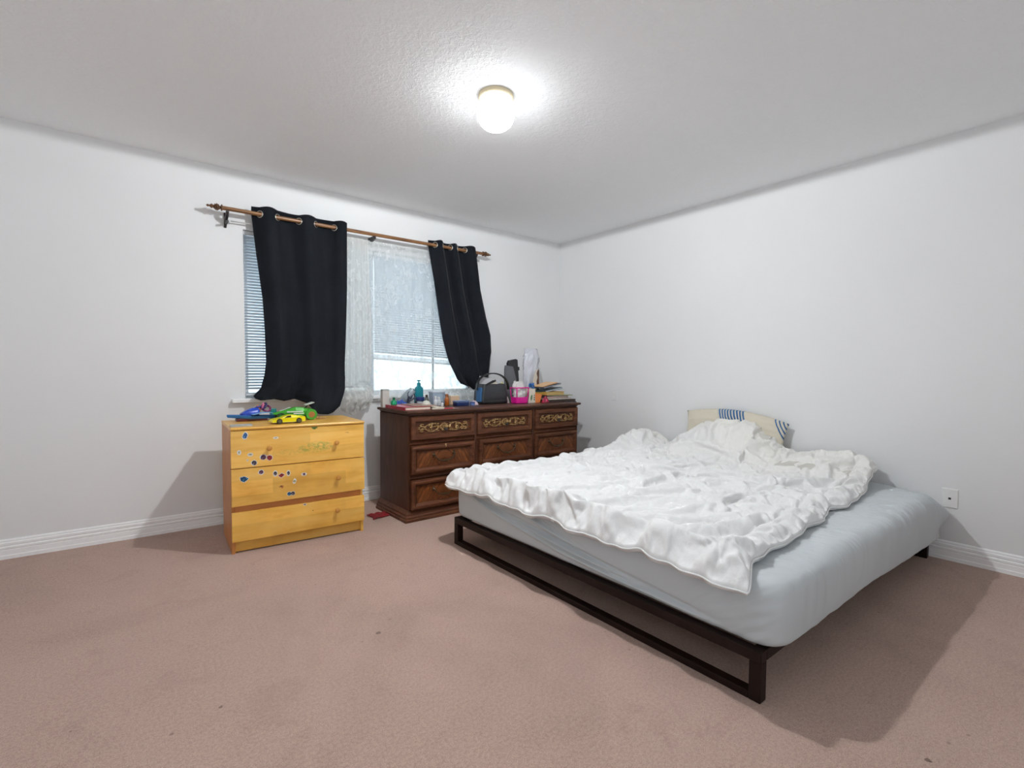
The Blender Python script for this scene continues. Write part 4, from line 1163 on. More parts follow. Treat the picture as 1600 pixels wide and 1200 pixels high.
# ------------------------------------------------------------------ things on the walnut dresser
TZ = 0.7885
def glossy(nm, r, g, b, rough=0.3, **k): return plain(nm, rgb(r, g, b), rough, **k)
def at(name, label, cat, x, y, z=TZ, rz=0.0, group=None): return thing(name, label, cat, (x, y, z), rz, group)
RD = random.Random(5)

# book with a red spine, lying at the left corner
t = at('book', 'red covered book with cream pages lying at the left front corner of the dark dresser', 'book', 1.665, 3.345, TZ, 0.0)
M_REDC, M_PAGE = glossy('red_book_cover', 158, 32, 56, 0.35), plain('cream_page_block', rgb(214, 204, 186), 0.8, var=0.05, scale=200)
obj('pages', MB().box(-0.096, -0.158, 0.003, 0.100, 0.158, 0.021), M_PAGE, t)
obj('cover', MB().box(-0.103, -0.162, 0.0, 0.104, 0.162, 0.003).box(-0.103, -0.162, 0.021, 0.104, 0.162, 0.024).box(-0.106, -0.162, 0, -0.100, 0.162, 0.024), [M_REDC], t, bev=0.001)
b = at('magazine', 'thin brown and cream magazine lying on the red book', 'magazine', 1.735, 3.330, TZ+0.0245, -0.10)
obj('pages', MB().box(-0.080, -0.140, 0.0, 0.098, 0.135, 0.0045), plain('brown_magazine_cover', rgb(150, 116, 96), 0.4, var=0.25, scale=9), b)
b = at('paper_stack', 'short stack of pale paper under the white dome, right of the red book', 'paper', 1.822, 3.290, TZ, 0.02)
obj('sheets', MB().box(-0.044, -0.105, 0.0, 0.060, 0.12, 0.012), M_PAGE, b)

t = at('carton', 'tall narrow white carton standing at the back left corner of the dark dresser', 'box', 1.582, 3.565)
obj('box_body', MB().box(-0.027, -0.020, 0, 0.027, 0.020, 0.128), plain('grey_white_card', rgb(190, 186, 180), 0.6, var=0.06, scale=30), t, bev=0.001)
obj('flap', MB().box(-0.027, -0.020, 0.128, 0.027, 0.020, 0.138), plain('grey_card_flap', rgb(160, 162, 160), 0.6), t, bev=0.003)

t = at('bottle', 'small squat green bottle beside the tall white carton', 'bottle', 1.592, 3.43, TZ+0.0245)
obj('body', MB().lathe([(0.019, 0), (0.022, 0.003), (0.023, 0.020), (0.020, 0.030), (0.010, 0.037), (0.009, 0.042)], 20), glossy('green_plastic', 18, 140, 92, 0.25), t, smooth='auto')
obj('cap', MB().lathe([(0.010, 0.042), (0.011, 0.044), (0.010, 0.055), (0.006, 0.058)], 16), glossy('dark_green_cap', 16, 100, 70, 0.3), t, smooth='auto')

# crumpled blue pouch
def crumple(name, label, cat, x, y, z, sx, sy, sz, mat, seed, group=None, part='fabric', n=34):
    N = Noise2(seed); t = at(name, label, cat, x, y, z)
    U = np.linspace(-1, 1, n)[:, None]; V = np.linspace(-1, 1, n)[None, :]
    # square to disc mapping, dome shaped, folded
    X = U*np.sqrt(1-V**2/2); Y = V*np.sqrt(1-U**2/2); R = np.clip(np.hypot(X, Y), 0, 1)
    a = np.arctan2(Y, X); rad = 1+0.22*N(np.cos(a)*1.6+seed, np.sin(a)*1.6)
    H = (1-R**2.4)*(0.72+0.5*np.abs(N(X*2.6, Y*2.6))+0.25*N(X*5, Y*5))+0.02
    P = np.stack([X*rad*sx/2, Y*rad*sy/2, np.clip(H, 0, None)*sz], -1)
    m = MB().grid(P); k = n*n; Pb = P.copy(); Pb[..., 2] = 0.0005; m.grid(Pb)
    ring = [j for j in range(n)]+[i*n+n-1 for i in range(1, n)]+[(n-1)*n+j for j in range(n-2, -1, -1)]+[i*n for i in range(n-2, 0, -1)]
    for p, q in zip(ring, ring[1:]+ring[:1]): m.f.append((p, q, q+k, p+k)); m.mi.append(0)
    obj(part, m, mat, t, smooth=True); return t
M_BLUEB = plain('blue_shiny_fabric', rgb(32, 74, 158), 0.3, var=0.5, scale=40)
crumple('pouch', 'crumpled shiny blue pouch behind the red book', 'pouch', 1.70, 3.54, TZ, 0.145, 0.10, 0.052, M_BLUEB, 3)
crumple('pouch', 'small dark navy pouch between the blue pouch and the teal bottle', 'pouch', 1.842, 3.545, TZ, 0.060, 0.05, 0.040, plain('navy_fabric', rgb(28, 34, 66), 0.6, var=.3, scale=40), 9)

# dome shaped computer mouse
t = at('computer_mouse', 'pale dome-shaped mouse on the paper stack', 'mouse', 1.812, 3.335, TZ+0.0125)
obj('shell', MB().lathe([(0.037, 0.0), (0.038, 0.006), (0.035, 0.018), (0.027, 0.032), (0.014, 0.042), (0.001, 0.046)], 24), glossy('pale_grey_plastic', 196, 196, 184, 0.35, var=.03), t, smooth='auto')
obj('base_ring', MB().lathe([(0.040, 0.0), (0.041, 0.004), (0.036, 0.007)], 24), glossy('tan_ring', 178, 150, 128, 0.4), t, smooth='auto')

# hair dryer standing with its cord
t = at('hair_dryer', 'grey hair dryer with its dark cord coiled over it, left of the teal bottle', 'hair dryer', 1.792, 3.60)
body = MB(); body.lathe([(0.030, -0.050), (0.034, -0.045), (0.036, 0.0), (0.033, 0.030), (0.026, 0.055), (0.024, 0.060)], 20)
body.xf(Matrix.Translation((0, 0, 0.085)) @ Matrix.Rotation(math.radians(38), 4, 'Y') @ Matrix.Rotation(0.3, 4, 'X'))
obj('barrel', body, glossy('silver_grey_plastic', 148, 160, 166, 0.3), t, smooth='auto')
obj('handle', MB().tube([(-0.01, 0, 0.070), (0.004, 0, 0.030), (0.014, 0, 0.004)], [0.016, 0.014, 0.013], 12), glossy('silver_grey_plastic', 148, 160, 166, 0.3), t, smooth='auto')
for k in range(4):
    pts = [(0.012+0.040*math.sin(2*PI*q/18+k)*0.8, -0.020-0.006*k+0.01*math.cos(2*PI*q/18), 0.085+(0.046-0.004*k)*math.cos(2*PI*q/18)+0.01*math.sin(k*2+q/3)) for q in range(19)]
    obj('cord', MB().tube(pts, 0.0032, 6), glossy('dark_blue_cord', 50, 54, 78, 0.5), t, smooth=True)

# teal pump bottle
t = at('pump_bottle', 'tall teal pump bottle, the tallest bottle on the dark dresser', 'bottle', 1.888, 3.60)
M_TEAL = glossy('teal_plastic', 12, 118, 128, 0.25, var=.04)
out = [(-0.030, -0.019), (0.030, -0.019), (0.035, -0.012), (0.035, 0.012), (0.030, 0.019), (-0.030, 0.019), (-0.035, 0.012), (-0.035, -0.012)]
L = []
for s_, z in ((0.92, 0), (1.0, 0.004), (1.0, 0.128), (0.90, 0.142), (0.46, 0.156), (0.40, 0.166)):
    L.append([(x*s_, y*s_, z) for x, y in out])
obj('body', MB().rings(L), M_TEAL, t, smooth='auto', bev=0.002)
obj('collar', MB().lathe([(0.015, 0.166), (0.0155, 0.170), (0.0155, 0.180), (0.008, 0.184), (0.005, 0.186), (0.005, 0.196)], 18), M_TEAL, t, smooth='auto')
obj('nozzle', MB().box(-0.014, -0.006, 0.196, 0.014, 0.006, 0.206), M_TEAL, t, bev=0.002)
t = at('jar', 'round dark blue lidded jar in front of the teal bottle', 'jar', 1.838, 3.485, TZ)
obj('body', MB().lathe([(0.022, 0), (0.025, 0.003), (0.025, 0.042), (0.022, 0.046)], 22), glossy('frosted_glass', 176, 186, 196, 0.2), t, smooth='auto')
obj('lid', MB().lathe([(0.032, 0.046), (0.034, 0.049), (0.034, 0.072), (0.030, 0.076), (0.001, 0.077)], 24), glossy('navy_lid', 22, 46, 108, 0.3), t, smooth='auto')
def bottle(label, x, y, r, h, hc, mb, mc, group=None, name='bottle', z=TZ, cat='bottle', rc=0.5):
    t = at(name, label, cat, x, y, z, 0, group)
    hb = h-hc
    obj('body', MB().lathe([(r*0.9, 0), (r, 0.003), (r, hb*0.72), (r*0.86, hb*0.86), (r*rc, hb*0.95), (r*rc*0.95, hb)], 20), mb, t, smooth='auto')
    obj('cap', MB().lathe([(r*rc*1.15, hb), (r*rc*1.2, hb+0.002), (r*rc*1.15, h-0.002), (r*rc*0.9, h)], 16), mc, t, smooth='auto')
    return t
bottle('small brown-capped bottle with a dark lower half, right beside the teal bottle', 1.938, 3.56, 0.017, 0.088, 0.020, plain('smoky_glass', rgb(96, 100, 96), 0.15, var=.5, scale=18), glossy('brown_cap', 66, 50, 44, 0.4))
# translucent storage tub
M_TUB = NT('frosted_blue_plastic'); M_TUB.base((0.62, 0.72, 0.85, 1)); M_TUB.set(Roughness=0.25); M_TUB.p.inputs['Transmission Weight'].default_value = 0.45; M_TUB = M_TUB.m
t = at('storage_tub', 'frosted pale blue plastic tub with a white lid, centre back of the dark dresser', 'tub', 2.055, 3.60)
def rrect(hx, hy, r, n=5):
    o = []
    for cx, cy, a0 in ((hx-r, hy-r, 0), (-hx+r, hy-r, PI/2), (-hx+r, -hy+r, PI), (hx-r, -hy+r, 1.5*PI)):
        for k in range(n+1):
            a = a0+PI/2*k/n; o.append((cx+r*math.cos(a), cy+r*math.sin(a)))
    return o
L = [[(x, y, z) for x, y in rrect(0.060*s_, 0.040*s_, 0.014)] for s_, z in ((0.88, 0), (0.92, 0.004), (1.0, 0.100), (1.04, 0.102), (1.04, 0.106))]
obj('body', MB().rings(L), M_TUB, t, smooth='auto')
L = [[(x, y, z) for x, y in rrect(0.060*s_, 0.040*s_, 0.014)] for s_, z in ((1.06, 0.104), (1.07, 0.108), (1.05, 0.116), (0.95, 0.119))]
obj('lid', MB().rings(L), glossy('white_lid_plastic', 205, 212, 220, 0.3, var=.02), t, smooth='auto')
bottle('small clear bottle with a white cap in front of the frosted tub', 1.940, 3.42, 0.016, 0.082, 0.022, glossy('milky_plastic', 196, 200, 204, 0.2, var=.05), glossy('white_cap', 214, 214, 214, 0.3, var=.02))
bottle('tiny white bottle, shortest in front of the frosted tub', 1.985, 3.395, 0.012, 0.045, 0.014, glossy('white_cap', 214, 214, 214, 0.3, var=.02), glossy('grey_cap', 120, 124, 130, 0.3))
bottle('white lotion bottle at the right front of the frosted tub', 2.015, 3.50, 0.018, 0.070, 0.016, glossy('milky_plastic', 196, 200, 204, 0.2, var=.05), glossy('white_cap', 214, 214, 214, 0.3, var=.02))
bottle('slim amber orange bottle right of the frosted tub', 2.085, 3.49, 0.019, 0.092, 0.024, glossy('amber_plastic', 178, 96, 36, 0.2, var=.25), glossy('amber_cap', 150, 84, 40, 0.3), rc=0.6)
t = at('box', 'small peach-coloured box behind the navy tin', 'box', 2.190, 3.555)
obj('box_body', MB().box(-0.042, -0.022, 0, 0.042, 0.022, 0.070), glossy('peach_card', 214, 182, 150, 0.5, var=.05), t, bev=0.001)
obj('flap', MB().box(-0.042, -0.022, 0.070, 0.042, 0.022, 0.076), glossy('pale_card', 226, 214, 196, 0.5), t, bev=0.002)
t = at('tin', 'flat navy blue tin with a grey lid, in front of the peach box', 'tin', 2.165, 3.40)
L = [[(x, y, z) for x, y in rrect(0.060*s_, 0.036*s_, 0.010)] for s_, z in ((0.97, 0), (1, 0.003), (1, 0.030))]
obj('body', MB().rings(L), glossy('navy_tin', 24, 44, 92, 0.3), t, smooth='auto')
L = [[(x, y, z) for x, y in rrect(0.060*s_, 0.036*s_, 0.010)] for s_, z in ((1.03, 0.028), (1.04, 0.030), (1.02, 0.040), (0.96, 0.042))]
obj('lid', MB().rings(L), glossy('blue_grey_lid', 96, 112, 146, 0.3), t, smooth='auto')
t = at('jar', 'tiny round blue jar left of the black bag', 'jar', 2.262, 3.38)
obj('body', MB().lathe([(0.020, 0), (0.021, 0.002), (0.021, 0.018)], 20), glossy('pale_blue_jar', 112, 136, 190, 0.25), t, smooth='auto')
obj('lid', MB().lathe([(0.022, 0.018), (0.0225, 0.020), (0.021, 0.028), (0.001, 0.029)], 20), glossy('blue_jar_lid', 64, 88, 150, 0.3), t, smooth='auto')
t = at('bottle', 'small clear scent bottle with a blue-grey stopper, behind the navy tin', 'bottle', 2.120, 3.60)
obj('body', MB().box(-0.022, -0.014, 0, 0.022, 0.014, 0.062), glossy('scent_glass', 150, 176, 190, 0.1, var=.15), t, bev=0.004)
obj('stopper', MB().lathe([(0.008, 0.062), (0.008, 0.068), (0.013, 0.071), (0.013, 0.088), (0.009, 0.092)], 14), glossy('blue_grey_stopper', 70, 96, 116, 0.3), t, smooth='auto')
crumple('tissue', 'crumpled pinkish tissue just left of the black bag', 'tissue', 2.315, 3.43, TZ, 0.07, 0.06, 0.035, plain('pinkish_tissue', rgb(206, 184, 190), 0.9, var=.08), 15)

# black handbag with papers
BGX, BGY = 2.515, 3.475
bag = at('black_bag', 'open black carry bag with a stiff curved strap, stuffed with papers, on the dark dresser', 'bag', BGX, BGY, TZ, 0.02)
M_BAG = plain('black_woven_nylon', rgb(48, 49, 53), 0.55, var=.12, scale=60, bump=0.15)
M_BAGB = plain('black_leatherette', rgb(20, 20, 22), 0.35, var=.1)
L = []
for (hx, hy, z, dx) in ((0.130, 0.070, 0.018, 0), (0.136, 0.074, 0.026, 0), (0.132, 0.072, 0.10, 0.0), (0.118, 0.064, 0.172, 0.004)):
    L.append([(x+dx, y, z) for x, y in rrect(hx, hy, 0.018)])
m = MB().rings(L, capa=True, capb=False)
Li = [[(x*0.96, y*0.93, z) for x, y, z in L[3]], [(x*0.95, y*0.92, z) for x, y, z in L[2]], [(x*0.94, y*0.9, z+0.01) for x, y, z in L[1]]]
m.rings([L[3]]+Li, capa=False, capb=True)
obj('body', m, M_BAG, bag, smooth='auto')
L = [[(x, y, z) for x, y in rrect(hx, hy, 0.018)] for hx, hy, z in ((0.122, 0.064, 0.0), (0.134, 0.074, 0.004), (0.139, 0.077, 0.020), (0.137, 0.075, 0.030))]
obj('base', MB().rings(L), M_BAGB, bag, smooth='auto')
obj('blue_side_pocket', MB().rings([[(x-0.136, y-0.02, z) for x, y in rrect(0.010, 0.036, 0.006)] for z in (0.022, 0.030, 0.138, 0.142)]), glossy('blue_nylon', 42, 92, 138, 0.5), bag, smooth='auto')
pts = []
for k in range(29):
    a = PI*(k/28); pts.append((0.015-0.172*math.cos(a), -0.010, 0.120+0.142*math.sin(a)**0.8))
st = MB()
vs = []; fs = []
for k, p in enumerate(pts):
    q = pts[min(k+1, 28)]; r_ = pts[max(k-1, 0)]; tx, tz = q[0]-r_[0], q[2]-r_[2]; ln = math.hypot(tx, tz); nx, nz = -tz/ln, tx/ln
    for (u, v) in ((0.005, -0.012), (0.005, 0.012), (-0.005, 0.012), (-0.005, -0.012)): vs.append((p[0]+nx*u, p[1]+v, p[2]+nz*u))
for k in range(28):
    for j in range(4): fs.append((k*4+j, k*4+(j+1) % 4, (k+1)*4+(j+1) % 4, (k+1)*4+j))
fs += [(0, 1, 2, 3), (115, 114, 113, 112)]
obj('strap', st.add(vs, fs), M_BAGB, bag, smooth='auto')
obj('zip_flap', MB().prism([(-0.105, 0.168), (-0.02, 0.205), (-0.010, 0.200), (0.0, 0.210), (0.012, 0.196), (-0.02, 0.184), (-0.104, 0.152)], -0.060, -0.066, 'y'), M_BAGB, bag)
def sheet_obj(name, label, cat, x, y, z, pts, th, mat, rot=(0, 0, 0), group=None):
    t = at(name, label, cat, x, y, z, 0, group); t.rotation_euler = rot
    obj('sheet', MB().prism(pts, -th/2, th/2, 'y'), mat, t); return t
M_PAPER = plain('white_paper', rgb(206, 206, 210), 0.8, var=.04)
sheet_obj('paper', 'white folded paper sticking out of the black bag, under the strap', 'paper', BGX-0.01, BGY+0.020, TZ+0.05, [(-0.095, 0), (0.095, 0), (0.105, 0.135), (0.02, 0.168), (-0.100, 0.190)], 0.002, M_PAPER, (0.05, 0, 0))
sheet_obj('paper', 'small cream scrap poking out at the front of the black bag', 'paper', BGX-0.004, BGY-0.052, TZ+0.06, [(-0.05, 0), (0.045, 0), (0.032, 0.118), (0.014, 0.136), (-0.006, 0.132), (-0.040, 0.116)], 0.002, plain('cream_paper', rgb(222, 216, 200), .8), (0.04, 0, 0))
sheet_obj('card', 'yellow card showing at the right end of the black bag', 'card', BGX+0.146, BGY+0.035, TZ, [(-0.002, 0), (0.030, 0.0), (0.034, 0.12), (0.010, 0.188), (-0.008, 0.18)], 0.004, plain('pale_yellow_card', rgb(206, 200, 128), .6), (0.0, 0, 0.0))
crumple('tissue', 'crumpled grey-pink tissue between the black bag and the pink basket', 'tissue', BGX+0.165, BGY-0.02, TZ, 0.040, 0.05, 0.05, plain('mauve_tissue', rgb(176, 164, 162), 0.9, var=.12), 17)

# grey folder and black device behind the bag
t = sheet_obj('folder', 'dark grey folder with a slanting edge standing behind the black bag', 'folder', 2.815, 3.585, TZ, [(-0.065, 0), (0.095, 0), (0.085, 0.16), (0.03, 0.325), (-0.058, 0.335), (-0.065, 0.30)], 0.012, plain('slate_grey_card', rgb(98, 99, 104), .5, var=.05))
t = at('black_case', 'black narrow case with a side clip, standing upright behind the grey folder', 'case', 2.890, 3.618, TZ); t.rotation_euler = (0, math.radians(-4), 0)
M_BK = plain('matt_black_plastic', rgb(34, 34, 37), 0.45, var=.15, scale=50)
obj('body', MB().prism([(-0.050, 0), (0.050, 0), (0.062, 0.20), (0.058, 0.385), (0.040, 0.395), (-0.045, 0.385), (-0.060, 0.360), (-0.058, 0.20)], -0.014, 0.014, 'y'), M_BK, t, bev=0.004)
obj('clip', MB().box(0.055, -0.010, 0.285, 0.078, 0.010, 0.320), M_BK, t, bev=0.004)
# plastic bag standing
def soft_bag(name, label, cat, x, y, z, wid, dep, hei, mat, seed, lean=0.0, part='bag_film', taper=0.6):
    N = Noise2(seed); t = at(name, label, cat, x, y, z)
    nu, nv = 48, 40
    U = np.linspace(0, 2*PI, nu)[:, None]; V = np.linspace(0, 1, nv)[None, :]
    r = (1-taper*(1-V)**1.5)*(1-0.25*V**6)*(1+0.34*N(np.cos(U)*1.8+2, V*3+np.sin(U)*1.8)+0.22*N(np.cos(U)*5, V*9+np.sin(U)*5)+0.08*N(np.cos(U)*11, V*18+np.sin(U)*11))
    X = np.cos(U)*r*wid/2+lean*V; Y = np.sin(U)*r*dep/2+0*V; Z = V*hei*(1+0.05*np.sin(3*U)*V)+0*U
    X, Y, Z = np.broadcast_arrays(X, Y, Z)
    m = MB().grid(np.stack([X, Y, Z], -1))
    m.f.append(tuple(i*nv for i in range(nu-1))); m.mi.append(0)
    m.f.append(tuple(i*nv+nv-1 for i in range(nu-1))[::-1]); m.mi.append(0)
    obj(part, m, mat, t, smooth=True, fix=True); return t
MPB = NT('thin_white_plastic_film'); MPB.base((0.78, 0.79, 0.86, 1)); MPB.set(Roughness=0.3); MPB.p.inputs['Transmission Weight'].default_value = 0.15; MPB = MPB.m
soft_bag('plastic_bag', 'tall crumpled whitish plastic bag standing at the back, the highest thing on the dark dresser', 'plastic bag', 3.055, 3.580, TZ, 0.20, 0.085, 0.475, MPB, 51, 0.02)
t = sheet_obj('picture', 'narrow print with a brown figure leaning in front of the plastic bag', 'print', 3.060, 3.500, TZ, [(-0.075, 0.0), (0.034, 0), (0.034, 0.305), (0.0, 0.30), (-0.030, 0.24)], 0.004, plain('cream_print', rgb(208, 200, 188), .5, var=.05))
obj('brown_shape', MB().prism([(0.006, 0.02), (0.033, 0.02), (0.033, 0.303), (0.014, 0.290), (0.004, 0.262), (0.016, 0.225), (0.004, 0.19), (0.010, 0.12)], -0.0025, -0.0045, 'y'), plain('brown_print', rgb(98, 72, 60), .5, var=.2, scale=40), t)
# pink basket
M_PINK = glossy('magenta_plastic', 226, 30, 150, 0.3, var=.06)
t = at('pink_basket', 'bright pink open-sided plastic basket right of the black bag', 'basket', 2.757, 3.375)
L = [[(x, y, z) for x, y in rrect(hx, hy, 0.016)] for hx, hy, z in ((0.058, 0.040, 0), (0.064, 0.045, 0.004), (0.068, 0.048, 0.056))]
Li = [[(x*0.94, y*0.92, z) for x, y, z in q] for q in (L[2], L[1])]
obj('tub', MB().rings(L+Li, capa=True, capb=True), M_PINK, t, smooth='auto')
for sx in (-1, 1):
    for sy in (-1, 1):
        obj('post', MB().tube([(sx*0.061, sy*0.041, 0.055), (sx*0.067, sy*0.046, 0.135)], 0.0055, 8), M_PINK, t, smooth=True)
rim = [(x, y, 0.137) for x, y in rrect(0.073, 0.051, 0.016)]
obj('rim', MB().tube(rim+[rim[0]], 0.0050, 8), M_PINK, t, smooth=True)
soft_bag('tissue_bundle', 'white tissue bundle spilling over the top of the pink basket', 'tissue', 2.752, 3.375, TZ+0.006, 0.115, 0.082, 0.185, plain('white_tissue', rgb(216, 214, 212), .85, var=.05), 77, -0.01, 'tissue_paper', 0.12)
# blue bow
t = at('ribbon_bow', 'small blue ribbon bow perched on the carton right of the pink basket', 'bow', 2.915, 3.395, TZ+0.1255)
for k in range(6):
    a = k*PI/3; pts = [(math.cos(a)*0.028*math.sin(PI*q/8), math.sin(a)*0.014*math.sin(PI*q/8), 0.018+0.022*math.sin(2*PI*q/8+a)*0.7+0.004*k) for q in range(9)]
    obj('loop', MB().tube(pts, 0.006, 6), glossy('blue_ribbon', 42, 104, 170, 0.3), t, smooth=True)
# white and orange carton
t = at('carton', 'white and orange medicine carton right of the pink basket', 'box', 2.905, 3.365)
obj('box_body', MB().prism([(-0.068, 0), (0.065, 0), (0.088, 0.072), (-0.060, 0.100)], -0.022, 0.022, 'y'), glossy('white_card_print', 220, 210, 196, 0.4, var=.03), t, bev=0.001)
obj('orange_panel', MB().prism([(0.010, 0.0), (0.0651, 0), (0.0881, 0.0715), (0.006, 0.087)], -0.0225, -0.0232, 'y'), glossy('orange_print', 232, 138, 72, 0.4, var=.05), t)
obj('green_logo', MB().prism([(a*1.0-0.036, b+0.048) for a, b in [(0.010*math.cos(2*PI*k/12)+0.004*math.sin(2*PI*k/12), 0.026*math.sin(2*PI*k/12)) for k in range(12)]], -0.0225, -0.0232, 'y'), glossy('green_print', 96, 130, 84, 0.4), t)
for k in range(3):
    obj('printed_line', MB().prism([(-0.008, 0.024+k*0.020), (0.004, 0.022+k*0.020), (0.004, 0.034+k*0.018), (-0.008, 0.037+k*0.018)], -0.0225, -0.0230, 'y'), glossy('dark_print', 74, 92, 76, 0.4), t)
obj('tray_behind', MB().box(-0.060, 0.024, 0.0, 0.05, 0.050, 0.1245), glossy('white_card_print', 220, 210, 196, 0.4, var=.03), t)
t = at('sweet_wrapper', 'crumpled dark red and pink wrapper at the right of the orange carton', 'wrapper', 3.0, 3.30)
bpy.data.objects.remove(t)
crumple('wrapper', 'crumpled dark red and pink wrapper just right of the orange carton', 'wrapper', 3.015, 3.315, TZ, 0.075, 0.05, 0.055, plain('red_pink_foil', rgb(150, 26, 60), 0.25, var=.6, scale=60), 27, part='foil')

# pile of books, magazines and envelopes on the right
BKX, BKY = 3.20, 3.43
pile = [  # name, label, half x, half y, thickness, dx, dy, rz, tilt, colours (cover, pages)
 ('laptop', 'thin dark brown flat case at the bottom of the pile on the right end', 0.178, 0.120, 0.022, 0.015, -0.01, 0.02, 0.0, (44, 34, 32), (70, 56, 52)),
 ('magazine', 'white-edged magazine lying second from the bottom of the right-hand pile', 0.168, 0.110, 0.012, -0.010, 0.0, 0.06, 0.0, (222, 208, 196), (216, 210, 200)),
 ('book', 'plum covered book third from the bottom of the right-hand pile', 0.140, 0.100, 0.018, -0.020, 0.0, -0.05, 0.0, (88, 54, 66), (206, 178, 168)),
 ('magazine', 'grey-green magazine sticking out furthest right in the pile', 0.150, 0.105, 0.010, 0.020, 0.0, -0.10, 0.0, (150, 152, 122), (210, 206, 188)),
 ('book', 'thick yellow-brown book in the middle of the right-hand pile', 0.118, 0.095, 0.030, -0.055, -0.01, 0.03, 0.0, (204, 158, 72), (196, 170, 112)),
 ('book', 'dark teal book leaning across the upper part of the right-hand pile', 0.115, 0.090, 0.016, -0.060, 0.0, 0.05, 0.13, (52, 78, 84), (196, 204, 208)),
 ('magazine', 'white and navy magazine second from the top of the right-hand pile', 0.112, 0.090, 0.010, -0.075, 0.0, 0.0, 0.17, (60, 72, 92), (224, 226, 230)),
 ('envelope', 'peach envelope on top of the right-hand pile', 0.095, 0.080, 0.008, -0.095, 0.0, 0.02, 0.20, (226, 182, 132), (214, 170, 122)),
]
z = TZ+0.0003
for nm, lab, hx, hy, th, dx, dy, rz, tilt, cc, cp in pile:
    if tilt:
        zz = z+hx*math.sin(tilt)*0.55
    else: zz = z
    t = at(nm, lab, nm if nm != 'laptop' else 'case', BKX+dx, BKY+dy, zz, rz, 'pile of books and papers on the dark dresser')
    t.rotation_euler = (0, -tilt, rz)
    if nm == 'laptop': t.name = 'flat_case'
    cm = plain('cover_%d_%d_%d' % cc, rgb(*cc), 0.45, var=.12, scale=20); pm = plain('pages_%d_%d_%d' % cp, rgb(*cp), 0.8, var=.1, scale=150)
    ct = min(0.003, th*0.25)
    obj('pages', MB().box(-hx+0.004, -hy+0.004, ct, hx-0.004, hy-0.003, th-ct), pm, t)
    obj('cover', MB().box(-hx, -hy, 0, hx, hy, ct).box(-hx, -hy, th-ct, hx, hy, th).box(-hx, -hy, ct, -hx+0.003, hy, th-ct), cm, t, bev=0.0008)
    z += th+(0.022 if tilt == 0.13 else 0.001)
# dark strap hanging off the right front edge
t = at('strap', 'short dark strap lying over the right front edge of the dark dresser top', 'strap', 3.235, 3.262, TZ)
obj('webbing', MB().tube([(-0.04, 0.03, 0.004), (0.0, 0.0, 0.005), (0.03, -0.035, 0.006), (0.045, -0.075, 0.004)], 0.0038, 6), M_BK, t, smooth=True)
# red pen on the front edge
t = at('pen', 'short red pen on the dark dresser front edge, above the first carved drawer', 'pen', 1.905, 3.150, TZ+0.0045, 0.02)
obj('barrel', MB().tube([(-0.045, 0, 0), (0.030, 0, 0)], 0.004, 10), glossy('red_pen_plastic', 170, 40, 56, 0.3), t, smooth='auto')
obj('tip', MB().lathe([(0.004, 0.030), (0.0035, 0.036), (0.001, 0.045)], 10, (0, 0, 0), 'x'), glossy('silver_tip', 190, 180, 170, 0.3), t, smooth='auto')

# ------------------------------------------------------------------ things on the yellow dresser
YZ = 0.7385
t = thing('toy_glider', 'long flat blue foam toy lying at the back left of the yellow dresser', 'toy', (0.650, 3.560, YZ+0.006), 0.0)
M_BLT = glossy('blue_foam', 40, 112, 178, 0.5, var=.08)
obj('hull', MB().rings([[(-0.13, 0.0, 0.020), (0.0, -0.045, 0.008), (0.14, -0.030, 0.006), (0.16, 0.02, 0.008), (0.0, 0.050, 0.010)], [(-0.135, 0.0, 0.040), (0.0, -0.052, 0.028), (0.14, -0.034, 0.022), (0.165, 0.02, 0.024), (0.0, 0.055, 0.030)]]), M_BLT, t, bev=0.003)
obj('keel', MB().box(-0.08, -0.03, -0.0055, 0.10, 0.03, 0.012), glossy('dark_red_plastic', 96, 30, 36, 0.4), t, bev=0.003)
t = thing('toy_cone', 'pointed royal blue toy shell on the blue foam toy', 'toy', (0.650, 3.565, YZ+0.036))
obj('shell', MB().rings([[(x*s_+dx, y*s_, z) for x, y in rrect(0.055, 0.032, 0.02)] for s_, z, dx in ((1.0, 0.0, 0), (1.0, 0.012, 0.0), (0.75, 0.032, 0.018), (0.3, 0.046, 0.032))]), glossy('royal_blue_plastic', 22, 62, 170, 0.3, var=.2, scale=30), t, smooth='auto')
t = thing('toy_wing', 'light blue curved plastic piece in front of the pointed blue toy', 'toy', (0.728, 3.520, YZ+0.044), 0.1)
Pq = np.array([[(x, y, 0.003+0.010*math.cos(x*26)*(1-abs(y)*9)) for y in np.linspace(-0.03, 0.03, 8)] for x in np.linspace(-0.075, 0.085, 20)])
o = obj('plate', MB().grid(Pq), glossy('sky_blue_plastic', 112, 168, 212, 0.3), t, smooth=True); o.modifiers.new('s', 'SOLIDIFY').thickness = 0.003
cs = [(120, 40, 90), (38, 40, 96), (222, 120, 40), (176, 40, 60), (60, 60, 130), (210, 110, 150)]
names = ['plum', 'navy', 'orange', 'crimson', 'indigo', 'pink']
t = thing('puzzle_ball', 'round toy ball of plum, navy and orange loops behind the blue toys', 'toy', (0.722, 3.590, YZ+0.056))
for k, c in enumerate(cs):
    a = k*0.9; cx, cz = 0.034*math.cos(a*1.1), 0.018+0.016*math.sin(a*1.7)
    pts = [(cx+0.024*math.cos(2*PI*q/14)*math.cos(a)+0.0, 0.018*math.sin(2*PI*q/14)+0.006*math.sin(a), cz+0.018*math.sin(2*PI*q/14+a)) for q in range(15)]
    obj('loop', MB().tube(pts, 0.0065, 7), glossy('toy_'+names[k]+'_plastic', *c, 0.3), t, smooth=True)
t = thing('toy_block', 'small teal toy block between the ball and the green toy buggy', 'toy', (0.798, 3.600, YZ))
